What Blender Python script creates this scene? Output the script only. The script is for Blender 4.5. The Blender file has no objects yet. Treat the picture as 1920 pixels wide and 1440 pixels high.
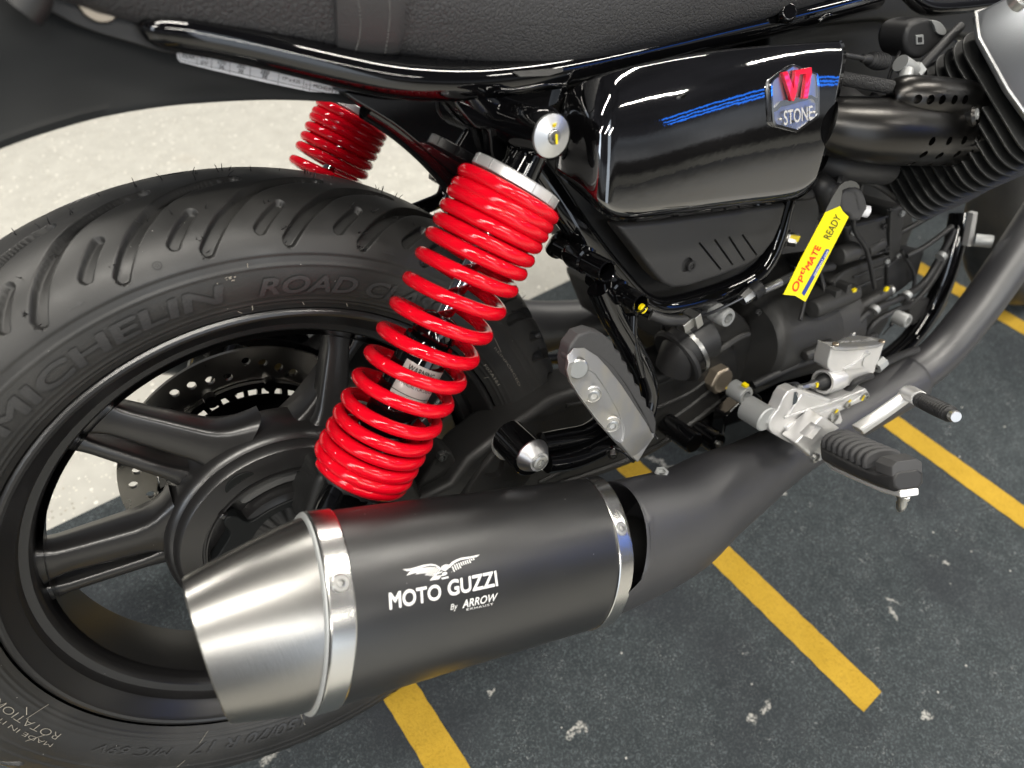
import bpy, bmesh, math, random
import numpy as np
from mathutils import Matrix, Vector
from mathutils.bvhtree import BVHTree
random.seed(7); rng = np.random.default_rng(11)
S = bpy.context.scene
COL = S.collection

# ------------------------------------------------------------------ camera
# bike frame: x forward, y to the bike's left, z up along the bike, origin at the rear axle
LEAN = -0.2759073122884232
AXLE_H = 0.30609074699566385
CAMC = np.array([-0.015152171148384479, -0.5517357923531376, 0.4506351719226972])
CAMR = np.array([[0.8496475554836069, -0.363151074689057, 0.38238766770505805],
                 [-0.519290073512477, -0.4498540389370208, 0.7266148658013099],
                 [-0.09185233264396289, -0.8159366645789563, -0.5707981327786825]])
FPX = 1263.1157394654863            # focal length in pixels of a 1920 px wide frame
UP = np.array([0, math.sin(LEAN), math.cos(LEAN)])
OFF = -AXLE_H * UP                  # ground contact under the axle, in the bike frame
ROOTM = Matrix.Rotation(LEAN, 4, 'X')

def P(px, py, Y):                   # point of the bike plane y = Y seen at a photo pixel
    d = CAMR @ np.array([(px - 960) / FPX, (py - 720) / FPX, 1.0])
    return CAMC + d * (Y - CAMC[1]) / d[1]

cam = bpy.data.cameras.new('camera'); camo = bpy.data.objects.new('camera', cam); COL.objects.link(camo)
cm = Matrix([[CAMR[i][0], -CAMR[i][1], -CAMR[i][2], (CAMC - OFF)[i]] for i in range(3)] + [[0, 0, 0, 1]])
camo.matrix_world = ROOTM @ cm
cam.sensor_width = 36; cam.lens = 36 * FPX / 1920; cam.clip_start = .01; cam.clip_end = 200
cam.dof.use_dof = True; cam.dof.focus_distance = .56; cam.dof.aperture_fstop = 5.0
S.camera = camo

# ------------------------------------------------------------------ world and lamps
w = bpy.data.worlds.new('World'); S.world = w; w.use_nodes = True
nt = w.node_tree; nt.nodes.clear()
def N(nt, t, **k):
    n = nt.nodes.new(t)
    for a, v in k.items(): setattr(n, a, v)
    return n
def L(nt, a, b): nt.links.new(a, b)
def M_(nt, op, a, b=None, c=None):
    n = N(nt, 'ShaderNodeMath', operation=op)
    for i, v in enumerate((a, b, c)):
        if v is None: continue
        if isinstance(v, (int, float)): n.inputs[i].default_value = v
        else: L(nt, v, n.inputs[i])
    return n.outputs[0]
out = N(nt, 'ShaderNodeOutputWorld'); bg = N(nt, 'ShaderNodeBackground'); L(nt, bg.outputs[0], out.inputs[0])
tc = N(nt, 'ShaderNodeTexCoord'); sep = N(nt, 'ShaderNodeSeparateXYZ'); L(nt, tc.outputs['Generated'], sep.inputs[0])
# a showroom: pale walls, darker clutter along the horizon, a dim high ceiling
ramp = N(nt, 'ShaderNodeValToRGB'); L(nt, M_(nt, 'MULTIPLY_ADD', sep.outputs[2], .5, .5), ramp.inputs[0])
el = ramp.color_ramp.elements
el[0].position = 0.0; el[0].color = (.20, .19, .17, 1)
el[1].position = 1.0; el[1].color = (.035, .035, .04, 1)
for p_, c_ in ((.485, (.24, .23, .20, 1)), (.495, (.03, .028, .026, 1)), (.522, (.05, .047, .044, 1)), (.532, (.34, .345, .35, 1)), (.585, (.27, .29, .32, 1)), (.61, (.07, .07, .08, 1))):
    e = el.new(p_); e.color = c_
nz = N(nt, 'ShaderNodeTexNoise'); nz.inputs['Scale'].default_value = 5; L(nt, tc.outputs['Generated'], nz.inputs['Vector'])
mr = N(nt, 'ShaderNodeMapRange'); L(nt, nz.outputs[0], mr.inputs[0])
mr.inputs[1].default_value = .35; mr.inputs[2].default_value = .65; mr.inputs[3].default_value = .65; mr.inputs[4].default_value = 1.25
mx = N(nt, 'ShaderNodeMix', data_type='RGBA', blend_type='MULTIPLY'); mx.inputs[0].default_value = 1
L(nt, ramp.outputs[0], mx.inputs[6]); L(nt, mr.outputs[0], mx.inputs[7])
L(nt, mx.outputs[2], bg.inputs[0]); bg.inputs[1].default_value = 1.0

def area(name, loc, to, sx, sy, power, col):
    d = bpy.data.lights.new(name, 'AREA'); d.shape = 'RECTANGLE'; d.size = sx; d.size_y = sy
    d.energy = power; d.color = col
    o = bpy.data.objects.new(name, d); COL.objects.link(o); o.location = loc
    o.rotation_euler = (Vector(to) - Vector(loc)).to_track_quat('-Z', 'X').to_euler()
    return o
WARM = (1, .955, .87); COOL = (.80, .89, 1)
def tube_lamp(x, y, z, ln, power, yaw=0, col=WARM):
    o = area('ceiling_tube_lamp', (x, y, z), (x, y, 0), ln, .10, power, col)
    o.rotation_euler = (0, 0, math.radians(yaw))
    return o
for x, y, ln, yaw in ((-.6, -1.1, 2.4, 0), (-.6, -3.6, 2.4, 0), (3.83, -3.05, .9, -17), (5.6, -2.1, 1.3, 15), (1.7, -4.9, 2.4, 0), (-1.2, 1.5, 2.4, 0), (2.2, 1.3, 2.4, 0), (-3.6, -2.2, 2.4, 0), (2.4, -.9, 1.8, 0)):
    tube_lamp(x, y, 3.1, ln, 35 * ln, yaw)
area('window_lamp', (1.0, -7.5, 2.4), (.3, 0, .4), 7, 2.4, 105, COOL)
area('window_lamp', (-6.5, -3.0, 3.0), (0, 0, .4), 2.2, 1.4, 60, COOL)
for z_ in (2.08, 2.22, 2.40):
    o_ = area('blue_strip_lamp', (5.4, -3.85, z_), (0.4, 0, .65), 2.3, .07, 2.6, (.015, .20, 1))
    zx = (Vector((5.4, -3.85, z_)) - Vector((.4, 0, .65))).normalized(); xx = Vector((.905, .42, .03)); xx = (xx - zx * xx.dot(zx)).normalized(); o_.rotation_euler = Matrix((xx, zx.cross(xx), zx)).transposed().to_euler()

S.view_settings.view_transform = 'Standard'; S.view_settings.look = 'None'
S.view_settings.exposure = 0.0; S.view_settings.gamma = 1; S.view_settings.use_curve_mapping = False
S.cycles.use_denoising = True; S.cycles.max_bounces = 8; S.cycles.caustics_reflective = False; S.cycles.caustics_refractive = False
S.cycles.sample_clamp_indirect = 6

# ------------------------------------------------------------------ materials
def mat(name, base, rough=.5, metal=0, coat=0, coat_rough=.03, spec=.5, bump=None, var=None, rvar=None, specks=0, aniso=0, vor=None, ior=1.5, stretch=(1, 1, 1)):
    m = bpy.data.materials.new(name); m.use_nodes = True; nt = m.node_tree
    b = nt.nodes['Principled BSDF']
    b.inputs['Base Color'].default_value = (*base, 1); b.inputs['Roughness'].default_value = rough
    b.inputs['Metallic'].default_value = metal; b.inputs['Coat Weight'].default_value = coat
    b.inputs['Coat Roughness'].default_value = coat_rough; b.inputs['Specular IOR Level'].default_value = spec
    b.inputs['Anisotropic'].default_value = aniso; b.inputs['IOR'].default_value = ior
    tc = N(nt, 'ShaderNodeTexCoord'); mp = N(nt, 'ShaderNodeMapping'); mp.inputs['Scale'].default_value = stretch
    L(nt, tc.outputs['Object'], mp.inputs[0]); co = mp.outputs[0]
    def noise(scale, detail=4):
        n = N(nt, 'ShaderNodeTexNoise'); n.inputs['Scale'].default_value = scale; n.inputs['Detail'].default_value = detail
        L(nt, co, n.inputs['Vector']); return n.outputs[0]
    col = None
    if var:                     # (scale, other colour, low, high)
        f = N(nt, 'ShaderNodeMapRange'); L(nt, noise(var[0], 6), f.inputs[0]); f.inputs[1].default_value = var[2]; f.inputs[2].default_value = var[3]
        x = N(nt, 'ShaderNodeMix', data_type='RGBA'); L(nt, f.outputs[0], x.inputs[0])
        x.inputs[6].default_value = (*base, 1); x.inputs[7].default_value = (*var[1], 1); col = x.outputs[2]
    if specks:
        v = N(nt, 'ShaderNodeTexVoronoi'); v.inputs['Scale'].default_value = 190; L(nt, tc.outputs['Object'], v.inputs['Vector'])
        s = N(nt, 'ShaderNodeSeparateColor'); L(nt, v.outputs['Color'], s.inputs[0])
        k = M_(nt, 'MULTIPLY', M_(nt, 'LESS_THAN', v.outputs['Distance'], .055), M_(nt, 'LESS_THAN', s.outputs[0], specks))
        x = N(nt, 'ShaderNodeMix', data_type='RGBA'); L(nt, k, x.inputs[0])
        if col is not None: L(nt, col, x.inputs[6])
        else: x.inputs[6].default_value = (*base, 1)
        x.inputs[7].default_value = (.42, .41, .39, 1); col = x.outputs[2]
    if col is not None: L(nt, col, b.inputs['Base Color'])
    if rvar:                    # (scale, lo, hi)
        f = N(nt, 'ShaderNodeMapRange'); L(nt, noise(rvar[0], 5), f.inputs[0]); f.inputs[1].default_value = .3; f.inputs[2].default_value = .7
        f.inputs[3].default_value = rvar[1]; f.inputs[4].default_value = rvar[2]; L(nt, f.outputs[0], b.inputs['Roughness'])
    h = None
    if bump: h = (noise(bump[0], 3), bump[1], bump[2])
    if vor:
        v = N(nt, 'ShaderNodeTexVoronoi', feature='DISTANCE_TO_EDGE'); v.inputs['Scale'].default_value = vor[0]; L(nt, co, v.inputs['Vector'])
        f = N(nt, 'ShaderNodeMapRange'); L(nt, v.outputs[0], f.inputs[0]); f.inputs[2].default_value = .22; f.interpolation_type = 'SMOOTHSTEP'
        h = (f.outputs[0], vor[1], vor[2])
    if h:
        bn = N(nt, 'ShaderNodeBump'); L(nt, h[0], bn.inputs['Height']); bn.inputs['Strength'].default_value = h[1]; bn.inputs['Distance'].default_value = h[2]
        L(nt, bn.outputs[0], b.inputs['Normal'])
    return m
MT = dict(
    rubber=mat('tyre_rubber', (.020, .0198, .0195), .46, spec=.6, var=(14, (.038, .037, .0355), .45, .75), bump=(900, .12, .0006), specks=.10, rvar=(30, .38, .56)),
    letter=mat('tyre_letter_rubber', (.036, .036, .037), .36, bump=(900, .1, .0004)),
    scuff=mat('tyre_chalk_mark', (.28, .26, .22), .8),
    wheel=mat('satin_black_wheel_paint', (.014, .0135, .0138), .30, ior=1.65, bump=(1500, .05, .0003), specks=.02),
    gloss=mat('gloss_black_paint', (.0022, .0022, .0026), .035, ior=1.58, bump=(60, .012, .001)),
    panel=mat('gloss_black_panel_paint', (.0025, .0025, .0028), .035, ior=2.35, bump=(120, .07, .0006), var=(2200, (.02, .02, .021), .66, .72)),
    muff=mat('satin_black_exhaust_coating', (.011, .011, .0115), .36, ior=1.68, bump=(1400, .06, .0003), specks=.03, rvar=(25, .30, .36)),
    pipe=mat('matt_black_pipe_coating', (.017, .017, .0205), .43, ior=1.9, bump=(1300, .08, .0003), rvar=(18, .43, .50)),
    plastic=mat('matt_black_plastic', (.030, .030, .031), .46, bump=(1200, .25, .0005), specks=.02),
    fender=mat('matt_black_mudguard_plastic', (.0065, .0075, .008), .52, spec=.22, bump=(1800, .12, .0004)),
    cast=mat('black_cast_metal', (.013, .0128, .0126), .43, bump=(420, .22, .0008), specks=.02, rvar=(40, .45, .6)),
    engine=mat('graphite_engine_paint', (.024, .0237, .0233), .42, bump=(380, .3, .0008), rvar=(20, .44, .6)),
    fin=mat('black_fin_paint', (.012, .0125, .0125), .45, bump=(500, .2, .0006)),
    cover=mat('grey_valve_cover_paint', (.25, .262, .28), .38, metal=.85, bump=(700, .12, .0005)),
    heat=mat('satin_black_cover_paint', (.050, .048, .046), .30, metal=1, spec=.6, bump=(1500, .05, .0002)),
    steel=mat('brushed_stainless_steel', (.285, .28, .27), .30, metal=1, bump=(24, .16, .0005), stretch=(90, 4, 4)),
    clamp=mat('polished_steel_band', (.55, .545, .53), .24, metal=1, bump=(22, .04, .0003), stretch=(70, 5, 5)),
    alu=mat('silver_painted_aluminium', (.74, .735, .73), .40, metal=.7, bump=(900, .12, .0004)),
    cast_alu=mat('rough_cast_aluminium', (.48, .485, .50), .44, metal=.85, bump=(700, .30, .0006), var=(40, (.56, .54, .49), .4, .7)),
    turned=mat('turned_aluminium', (.60, .605, .61), .36, metal=1, aniso=.2, bump=(20, .08, .0003), stretch=(40, 4, 40)),
    zinc=mat('zinc_plated_bolt', (.40, .40, .39), .34, metal=1, bump=(300, .1, .0005)),
    greybolt=mat('grey_coated_bolt', (.40, .41, .41), .5, metal=.6, bump=(900, .2, .0005)),
    chrome=mat('chrome_plate', (.70, .71, .73), .07, metal=1),
    badge=mat('dark_chrome_badge', (.56, .57, .60), .30, metal=1, rvar=(60, .24, .36)),
    red=mat('red_spring_powder_coat', (.62, .002, .012), .07, spec=.4, bump=(120, .03, .0008)),
    redpaint=mat('red_badge_paint', (.66, .006, .03), .2, coat=1),
    seat=mat('grained_black_vinyl', (.037, .037, .040), .52, spec=.45, vor=(340, .42, .0012), rvar=(60, .46, .6)),
    seatflat=mat('smooth_black_vinyl', (.038, .038, .041), .5, bump=(700, .4, .0008)),
    thread=mat('grey_thread', (.10, .10, .10), .8),
    pegrub=mat('grey_black_rubber', (.044, .044, .046), .62, bump=(600, .2, .0006), rvar=(50, .55, .7)),
    blkrub=mat('dark_rubber', (.014, .014, .015), .5, bump=(600, .1, .0005)),
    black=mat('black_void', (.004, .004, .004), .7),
    label=mat('white_label_vinyl', (.70, .71, .74), .3, coat=.4),
    silverlabel=mat('silver_label_foil', (.62, .61, .58), .3, metal=.3),
    ink=mat('black_ink', (.012, .012, .012), .5),
    white=mat('white_print', (.74, .74, .73), .5),
    yellow=mat('yellow_tag_vinyl', (.80, .70, .0), .35, coat=.3),
    ypaint=mat('yellow_marker_paint', (.80, .62, .0), .5),
    tagred=mat('red_print', (.75, .03, .01), .5),
    tagblue=mat('blue_print', (.012, .04, .28), .5),
    tagclear=mat('grey_translucent_plastic', (.09, .09, .085), .25),
    pad=mat('pad_sheen_grey', (.085, .085, .085), .42, bump=(700, .15, .0004)),  # reflected light on the recess faces, put into a lighter base grey
    disc=mat('machined_brake_steel', (.30, .285, .26), .30, metal=1, aniso=.5, rvar=(45, .24, .38), var=(9, (.22, .21, .19), .4, .7)),
    grommet=mat('bronze_washer', (.33, .28, .22), .38, metal=.8),
    braid=mat('braided_hose', (.030, .030, .031), .5, vor=(420, .9, .0015), stretch=(1, 1.8, 1.8)),
)

# ------------------------------------------------------------------ mesh helpers
class MB:
    def __init__(s): s.v = []; s.f = []; s.n = 0
    def add(s, v, f):
        s.v.append(np.asarray(v, float).reshape(-1, 3)); s.f += [tuple(int(i) + s.n for i in q) for q in f]; s.n += len(s.v[-1]); return s
    def verts(s): return np.concatenate(s.v) if s.v else np.zeros((0, 3))
def cr(pts, n=8, closed=False):     # Catmull-Rom through the points (any dimension)
    p = np.asarray(pts, float); m = len(p); o = []
    rngi = range(m) if closed else range(m - 1)
    for i in rngi:
        if closed: a, b, c, d = p[(i - 1) % m], p[i], p[(i + 1) % m], p[(i + 2) % m]
        else: a, b, c, d = p[max(i - 1, 0)], p[i], p[i + 1], p[min(i + 2, m - 1)]
        for t in np.arange(n) / n:
            o.append(.5 * ((2 * b) + (c - a) * t + (2 * a - 5 * b + 4 * c - d) * t * t + (3 * b - a - 3 * c + d) * t ** 3))
    if not closed: o.append(p[-1])
    return np.array(o)
def unit(a): a = np.asarray(a, float); return a / np.linalg.norm(a)
def frame(a):
    a = unit(a); h = np.array([0, 0, 1.]) if abs(a[2]) < .9 else np.array([1., 0, 0])
    u = unit(np.cross(h, a)); return u, np.cross(a, u), a
def loft(mb, rings, closed=False, caps=True):
    rings = [np.asarray(r, float) for r in rings]; k = len(rings[0]); v = np.concatenate(rings); f = []
    m = len(rings)
    for i in range(m if closed else m - 1):
        a, b = i * k, ((i + 1) % m) * k
        for j in range(k): f.append((a + j, a + (j + 1) % k, b + (j + 1) % k, b + j))
    if caps and not closed: f.append(tuple(range(k))[::-1]); f.append(tuple((m - 1) * k + j for j in range(k)))
    return mb.add(v, f)
def tube(mb, pts, r, seg=14, smooth=0, caps=True, ell=1.0):
    p = np.asarray(pts, float)
    rr = np.full(len(p), r) if np.isscalar(r) else np.asarray(r, float)
    if smooth:
        q = cr(np.c_[p, rr], smooth); p, rr = q[:, :3], q[:, 3]
    t = np.gradient(p, axis=0); t /= np.linalg.norm(t, axis=1)[:, None] + 1e-12
    u, v, _ = frame(t[0]); rings = []; an = np.arange(seg) * 2 * np.pi / seg
    for i in range(len(p)):
        u = unit(u - t[i] * (u @ t[i])); v = np.cross(t[i], u)
        rings.append(p[i] + rr[i] * (np.outer(np.cos(an), u) + ell * np.outer(np.sin(an), v)))
    return loft(mb, rings, caps=caps)
def lathe(mb, o, axis, prof, seg=32, caps=True, u=None):   # prof: (height, radius)
    a = unit(axis)
    if u is None: u, v, a = frame(a)
    else: u = unit(np.asarray(u) - a * (np.asarray(u) @ a)); v = np.cross(a, u)
    an = np.arange(seg) * 2 * np.pi / seg; ring = np.outer(np.cos(an), u) + np.outer(np.sin(an), v)
    return loft(mb, [np.asarray(o) + a * h + max(r, 1e-5) * ring for h, r in prof], caps=caps)
def tup(p, Y): return P(*p) if len(p) == 3 else P(p[0], p[1], Y)
def plate(mb, pts, Y, th, sm=0):    # outline traced on the plane y = Y (or a depth per point), pushed back by th
    q = np.array([tup(p, Y) for p in pts])
    if sm: q = cr(q, sm, True)
    b = q + np.array([0, th, 0]); return loft(mb, [q, b])
def box(mb, c, x, y, z, sx, sy, sz):
    c = np.asarray(c, float); x, y, z = [np.asarray(k, float) for k in (x, y, z)]
    v = [c + x * sx * a + y * sy * b + z * sz * d for d in (-.5, .5) for a, b in ((-.5, -.5), (.5, -.5), (.5, .5), (-.5, .5))]
    return mb.add(v, [(3, 2, 1, 0), (4, 5, 6, 7), (0, 1, 5, 4), (1, 2, 6, 5), (2, 3, 7, 6), (3, 0, 4, 7)])
EX, EY, EZ = np.eye(3)
def cyl(mb, px, py, Y0, Y1, r, r1=None, seg=28, ch=.0012):   # cylinder along the bike's y axis, centred at the pixel on its front face y = Y0
    c = P(px, py, Y0); r1 = r if r1 is None else r1; h = Y1 - Y0
    return lathe(mb, c, EY, [(0, 0), (0, max(r - ch, .0003)), (ch, r), (h, r1), (h, 0)], seg, caps=False)
def hexhead(mb, c, axis, r, h, socket=.5, seg=6):
    lathe(mb, c, axis, [(0, r), (h * .85, r), (h, r * .9), (h, r * socket), (h * .45, r * socket * .95), (h * .45, 0)], seg, caps=False)
def capscrew(mb, c, axis, r, h):   # round socket head
    lathe(mb, c, axis, [(0, r), (h * .88, r), (h, r * .9), (h, r * .56)], 24, caps=False)
    lathe(mb, c, axis, [(h, r * .57), (h * .4, r * .5), (h * .4, 0)], 6, caps=False)

ROOT = None
def build(name, mb, m, parent=None, angle=35, bevel=0, bseg=2, sub=0, world=False, label=None, flip=False):
    me = bpy.data.meshes.new(name); v = mb.verts() - (0 if world else OFF)
    me.from_pydata(v.tolist(), [], mb.f)
    bm = bmesh.new(); bm.from_mesh(me)
    bmesh.ops.remove_doubles(bm, verts=bm.verts, dist=2e-6)
    bmesh.ops.dissolve_degenerate(bm, edges=bm.edges, dist=1e-7)
    bmesh.ops.recalc_face_normals(bm, faces=bm.faces); bm.to_mesh(me); bm.free()
    me.polygons.foreach_set('use_smooth', [True] * len(me.polygons))
    if angle < 180: me.set_sharp_from_angle(angle=math.radians(angle))
    me.materials.append(MT[m] if isinstance(m, str) else m)
    o = bpy.data.objects.new(name, me); COL.objects.link(o)
    if parent is not None: o.parent = parent
    if bevel:
        b = o.modifiers.new('bevel', 'BEVEL'); b.width = bevel; b.segments = bseg; b.limit_method = 'ANGLE'; b.angle_limit = math.radians(40); b.harden_normals = True; b.use_clamp_overlap = True
    if sub:
        s = o.modifiers.new('sub', 'SUBSURF'); s.levels = sub; s.render_levels = sub
    if label: o['label'] = label
    return o
def apply(o):                       # bake an object's modifiers
    bpy.context.view_layer.update(); dg = bpy.context.evaluated_depsgraph_get(); e = o.evaluated_get(dg)
    me = bpy.data.meshes.new_from_object(e, depsgraph=dg); o.modifiers.clear(); o.data = me
    if 'custom_normal' in me.attributes: me.attributes.remove(me.attributes['custom_normal'])
    me.polygons.foreach_set('use_smooth', [True] * len(me.polygons)); me.set_sharp_from_angle(angle=math.radians(30))
def cut(o, mb):                     # real holes: subtract closed cutters
    me = bpy.data.meshes.new('c'); me.from_pydata((mb.verts() - OFF).tolist(), [], mb.f)
    bm = bmesh.new(); bm.from_mesh(me); bmesh.ops.recalc_face_normals(bm, faces=bm.faces); bm.to_mesh(me); bm.free()
    c = bpy.data.objects.new('c', me); COL.objects.link(c); c.parent = o.parent
    b = o.modifiers.new('b', 'BOOLEAN'); b.operation = 'DIFFERENCE'; b.object = c; b.solver = 'EXACT'
    bpy.context.view_layer.update(); apply(o)
    bpy.data.objects.remove(c); bpy.data.meshes.remove(me)
    o.data.set_sharp_from_angle(angle=math.radians(35))
def each(name, mbs, m, parent=None, **k): return [build(name, b, m, parent, **k) for b in mbs]
def bvh(*objs):
    vs, fs, n = [], [], 0
    dg = bpy.context.evaluated_depsgraph_get()
    for o in objs:
        me = o.evaluated_get(dg).to_mesh()
        vs += [v.co + Vector(OFF) for v in me.vertices]; fs += [tuple(i + n for i in p.vertices) for p in me.polygons]; n = len(vs)
    return BVHTree.FromPolygons(vs, fs)
def refine(bm, n, ln):               # split long triangles so that flat print can follow a curved surface
    for _ in range(n): bmesh.ops.subdivide_edges(bm, edges=list(bm.edges), cuts=1, use_grid_fill=True) if max((e.calc_length() for e in bm.edges), default=0) > ln else None
    bm.verts.index_update()
def text2d(s, bold=0.0, shear=0.0, dens=0, spacing=1.0):   # a word as flat triangles, cap height 1, starting at x = 0
    cu = bpy.data.curves.new('t', 'FONT'); cu.body = s; cu.resolution_u = 4; cu.offset = bold; cu.shear = shear; cu.space_character = spacing
    o = bpy.data.objects.new('t', cu); COL.objects.link(o); bpy.context.view_layer.update()
    dg = bpy.context.evaluated_depsgraph_get(); me = bpy.data.meshes.new_from_object(o.evaluated_get(dg))
    bm = bmesh.new(); bm.from_mesh(me); bmesh.ops.triangulate(bm, faces=bm.faces)
    refine(bm, dens, .14)
    v = np.array([x.co[:2] for x in bm.verts]); f = [tuple(x.index for x in q.verts) for q in bm.faces]; bm.free()
    bpy.data.objects.remove(o); bpy.data.curves.remove(cu); bpy.data.meshes.remove(me)
    v[:, 0] -= v[:, 0].min(); v /= .729
    return v, f
def bolder(v, f, b):                # stroke weight by overlaid copies
    k = len(v); sh = [(0, 0), (b, 0), (-b, 0), (0, b), (0, -b), (b * .7, b * .7), (-b * .7, -b * .7), (b * .7, -b * .7), (-b * .7, b * .7)]
    return [(v + np.array(s), f) for s in sh]
def quad2px(v, q):                  # text box (width normalised, height 1) into a pixel quad: bottom-left, bottom-right, top-right, top-left
    W = v[:, 0].max(); a = (v[:, 0] / W)[:, None]; b = v[:, 1][:, None]; q = np.asarray(q, float)
    return (q[0] * (1 - a) + q[1] * a) * (1 - b) + (q[3] * (1 - a) + q[2] * a) * b
def onto(mb, px, f, tree, lift=.0003, maxd=2.0):     # lay flat print on a surface
    vs = []
    for x, y in px:
        d = CAMR @ np.array([(x - 960) / FPX, (y - 720) / FPX, 1.0]); h = tree.ray_cast(Vector(CAMC), Vector(unit(d)), maxd)
        if h[0] is None: vs.append(None); continue
        n = np.array(h[1]); n = -n if n @ d > 0 else n
        vs.append(np.array(h[0]) + n * lift)
    ok = [i for i, q in enumerate(vs) if q is not None]; mp = {i: k for k, i in enumerate(ok)}
    if ok: mb.add(np.array([vs[i] for i in ok]), [tuple(mp[i] for i in q) for q in f if all(i in mp for i in q)])
def polyfill(pts, dens=0, ln=8):
    bm = bmesh.new(); vs = [bm.verts.new((x, y, 0)) for x, y in pts]; bm.faces.new(vs); bm.normal_update(); bmesh.ops.triangulate(bm, faces=bm.faces, ngon_method='EAR_CLIP')
    refine(bm, dens, ln)
    bm.verts.index_update(); v = np.array([x.co[:2] for x in bm.verts]); f = [tuple(x.index for x in q.verts) for q in bm.faces]; bm.free(); return v, f
# ------------------------------------------------------------------ the setting: floor and mat
ND = np.array([-.9947, -.1026]); DD = np.array([-.1026, .9947])   # across / along the yellow stripes, on the ground
def G(a, b, z=0): q = ND * a + DD * b; return (q[0], q[1], z)
def floor_mat():
    m = bpy.data.materials.new('pale_speckled_epoxy'); m.use_nodes = True; nt = m.node_tree; b = nt.nodes['Principled BSDF']
    tc = N(nt, 'ShaderNodeTexCoord'); col = None
    n1 = N(nt, 'ShaderNodeTexNoise'); n1.inputs['Scale'].default_value = 26; n1.inputs['Detail'].default_value = 8; L(nt, tc.outputs['Object'], n1.inputs['Vector'])
    f = N(nt, 'ShaderNodeMapRange'); L(nt, n1.outputs[0], f.inputs[0]); f.inputs[1].default_value = .35; f.inputs[2].default_value = .7
    x = N(nt, 'ShaderNodeMix', data_type='RGBA'); L(nt, f.outputs[0], x.inputs[0]); x.inputs[6].default_value = (.475, .465, .425, 1); x.inputs[7].default_value = (.54, .53, .485, 1); col = x.outputs[2]
    for sc, th, lo, c in ((70, .22, .75, (.78, .76, .70, 1)), (95, .18, .8, (.33, .31, .26, 1)), (150, .25, .7, (.70, .68, .60, 1)), (120, .2, .85, (.40, .36, .29, 1))):
        v = N(nt, 'ShaderNodeTexVoronoi'); v.inputs['Scale'].default_value = sc; L(nt, tc.outputs['Object'], v.inputs['Vector'])
        s = N(nt, 'ShaderNodeSeparateColor'); L(nt, v.outputs['Color'], s.inputs[0])
        k = M_(nt, 'MULTIPLY', M_(nt, 'LESS_THAN', v.outputs['Distance'], th), M_(nt, 'GREATER_THAN', s.outputs[1], lo))
        x = N(nt, 'ShaderNodeMix', data_type='RGBA'); L(nt, k, x.inputs[0]); L(nt, col, x.inputs[6]); x.inputs[7].default_value = c; col = x.outputs[2]
    n2 = N(nt, 'ShaderNodeTexNoise'); n2.inputs['Scale'].default_value = 2.3; L(nt, tc.outputs['Object'], n2.inputs['Vector'])
    f = N(nt, 'ShaderNodeMapRange'); L(nt, n2.outputs[0], f.inputs[0]); f.inputs[1].default_value = .62; f.inputs[2].default_value = .8; f.inputs[4].default_value = .5
    x = N(nt, 'ShaderNodeMix', data_type='RGBA'); L(nt, f.outputs[0], x.inputs[0]); L(nt, col, x.inputs[6]); x.inputs[7].default_value = (.50, .40, .28, 1)
    L(nt, x.outputs[2], b.inputs['Base Color']); b.inputs['Roughness'].default_value = .33
    bn = N(nt, 'ShaderNodeBump'); L(nt, n1.outputs[0], bn.inputs['Height']); bn.inputs['Strength'].default_value = .15; bn.inputs['Distance'].default_value = .004; L(nt, bn.outputs[0], b.inputs['Normal'])
    return m
def ground(px, py):                 # photo pixel to a point of the ground
    d = CAMR @ np.array([(px - 960) / FPX, (py - 720) / FPX, 1.0]); t = (-AXLE_H - CAMC @ UP) / (d @ UP); X = CAMC + t * d
    return X[0], X @ np.array([0, math.cos(LEAN), -math.sin(LEAN)])
SCRAPS = [(1076, 1370, .015, .0045, .2), (1096, 1363, .0045, .009, .2), (1436, 1328, .013, .004, .25), (1412, 1348, .008, .0055, -.2), (1738, 1342, .010, .005, -.5), (1672, 1125, .009, .0035, -.9), (1674, 1150, .012, .0035, -1.7), (505, 1416, .012, .008, .2), (1775, 1055, .005, .007, .4), (802, 1398, .009, .020, .9), (1236, 866, .03, .006, -1.1), (1000, 925, .012, .005, -.5), (1460, 924, .012, .006, -.4), (920, 1300, .007, .003, .7)]
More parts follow.
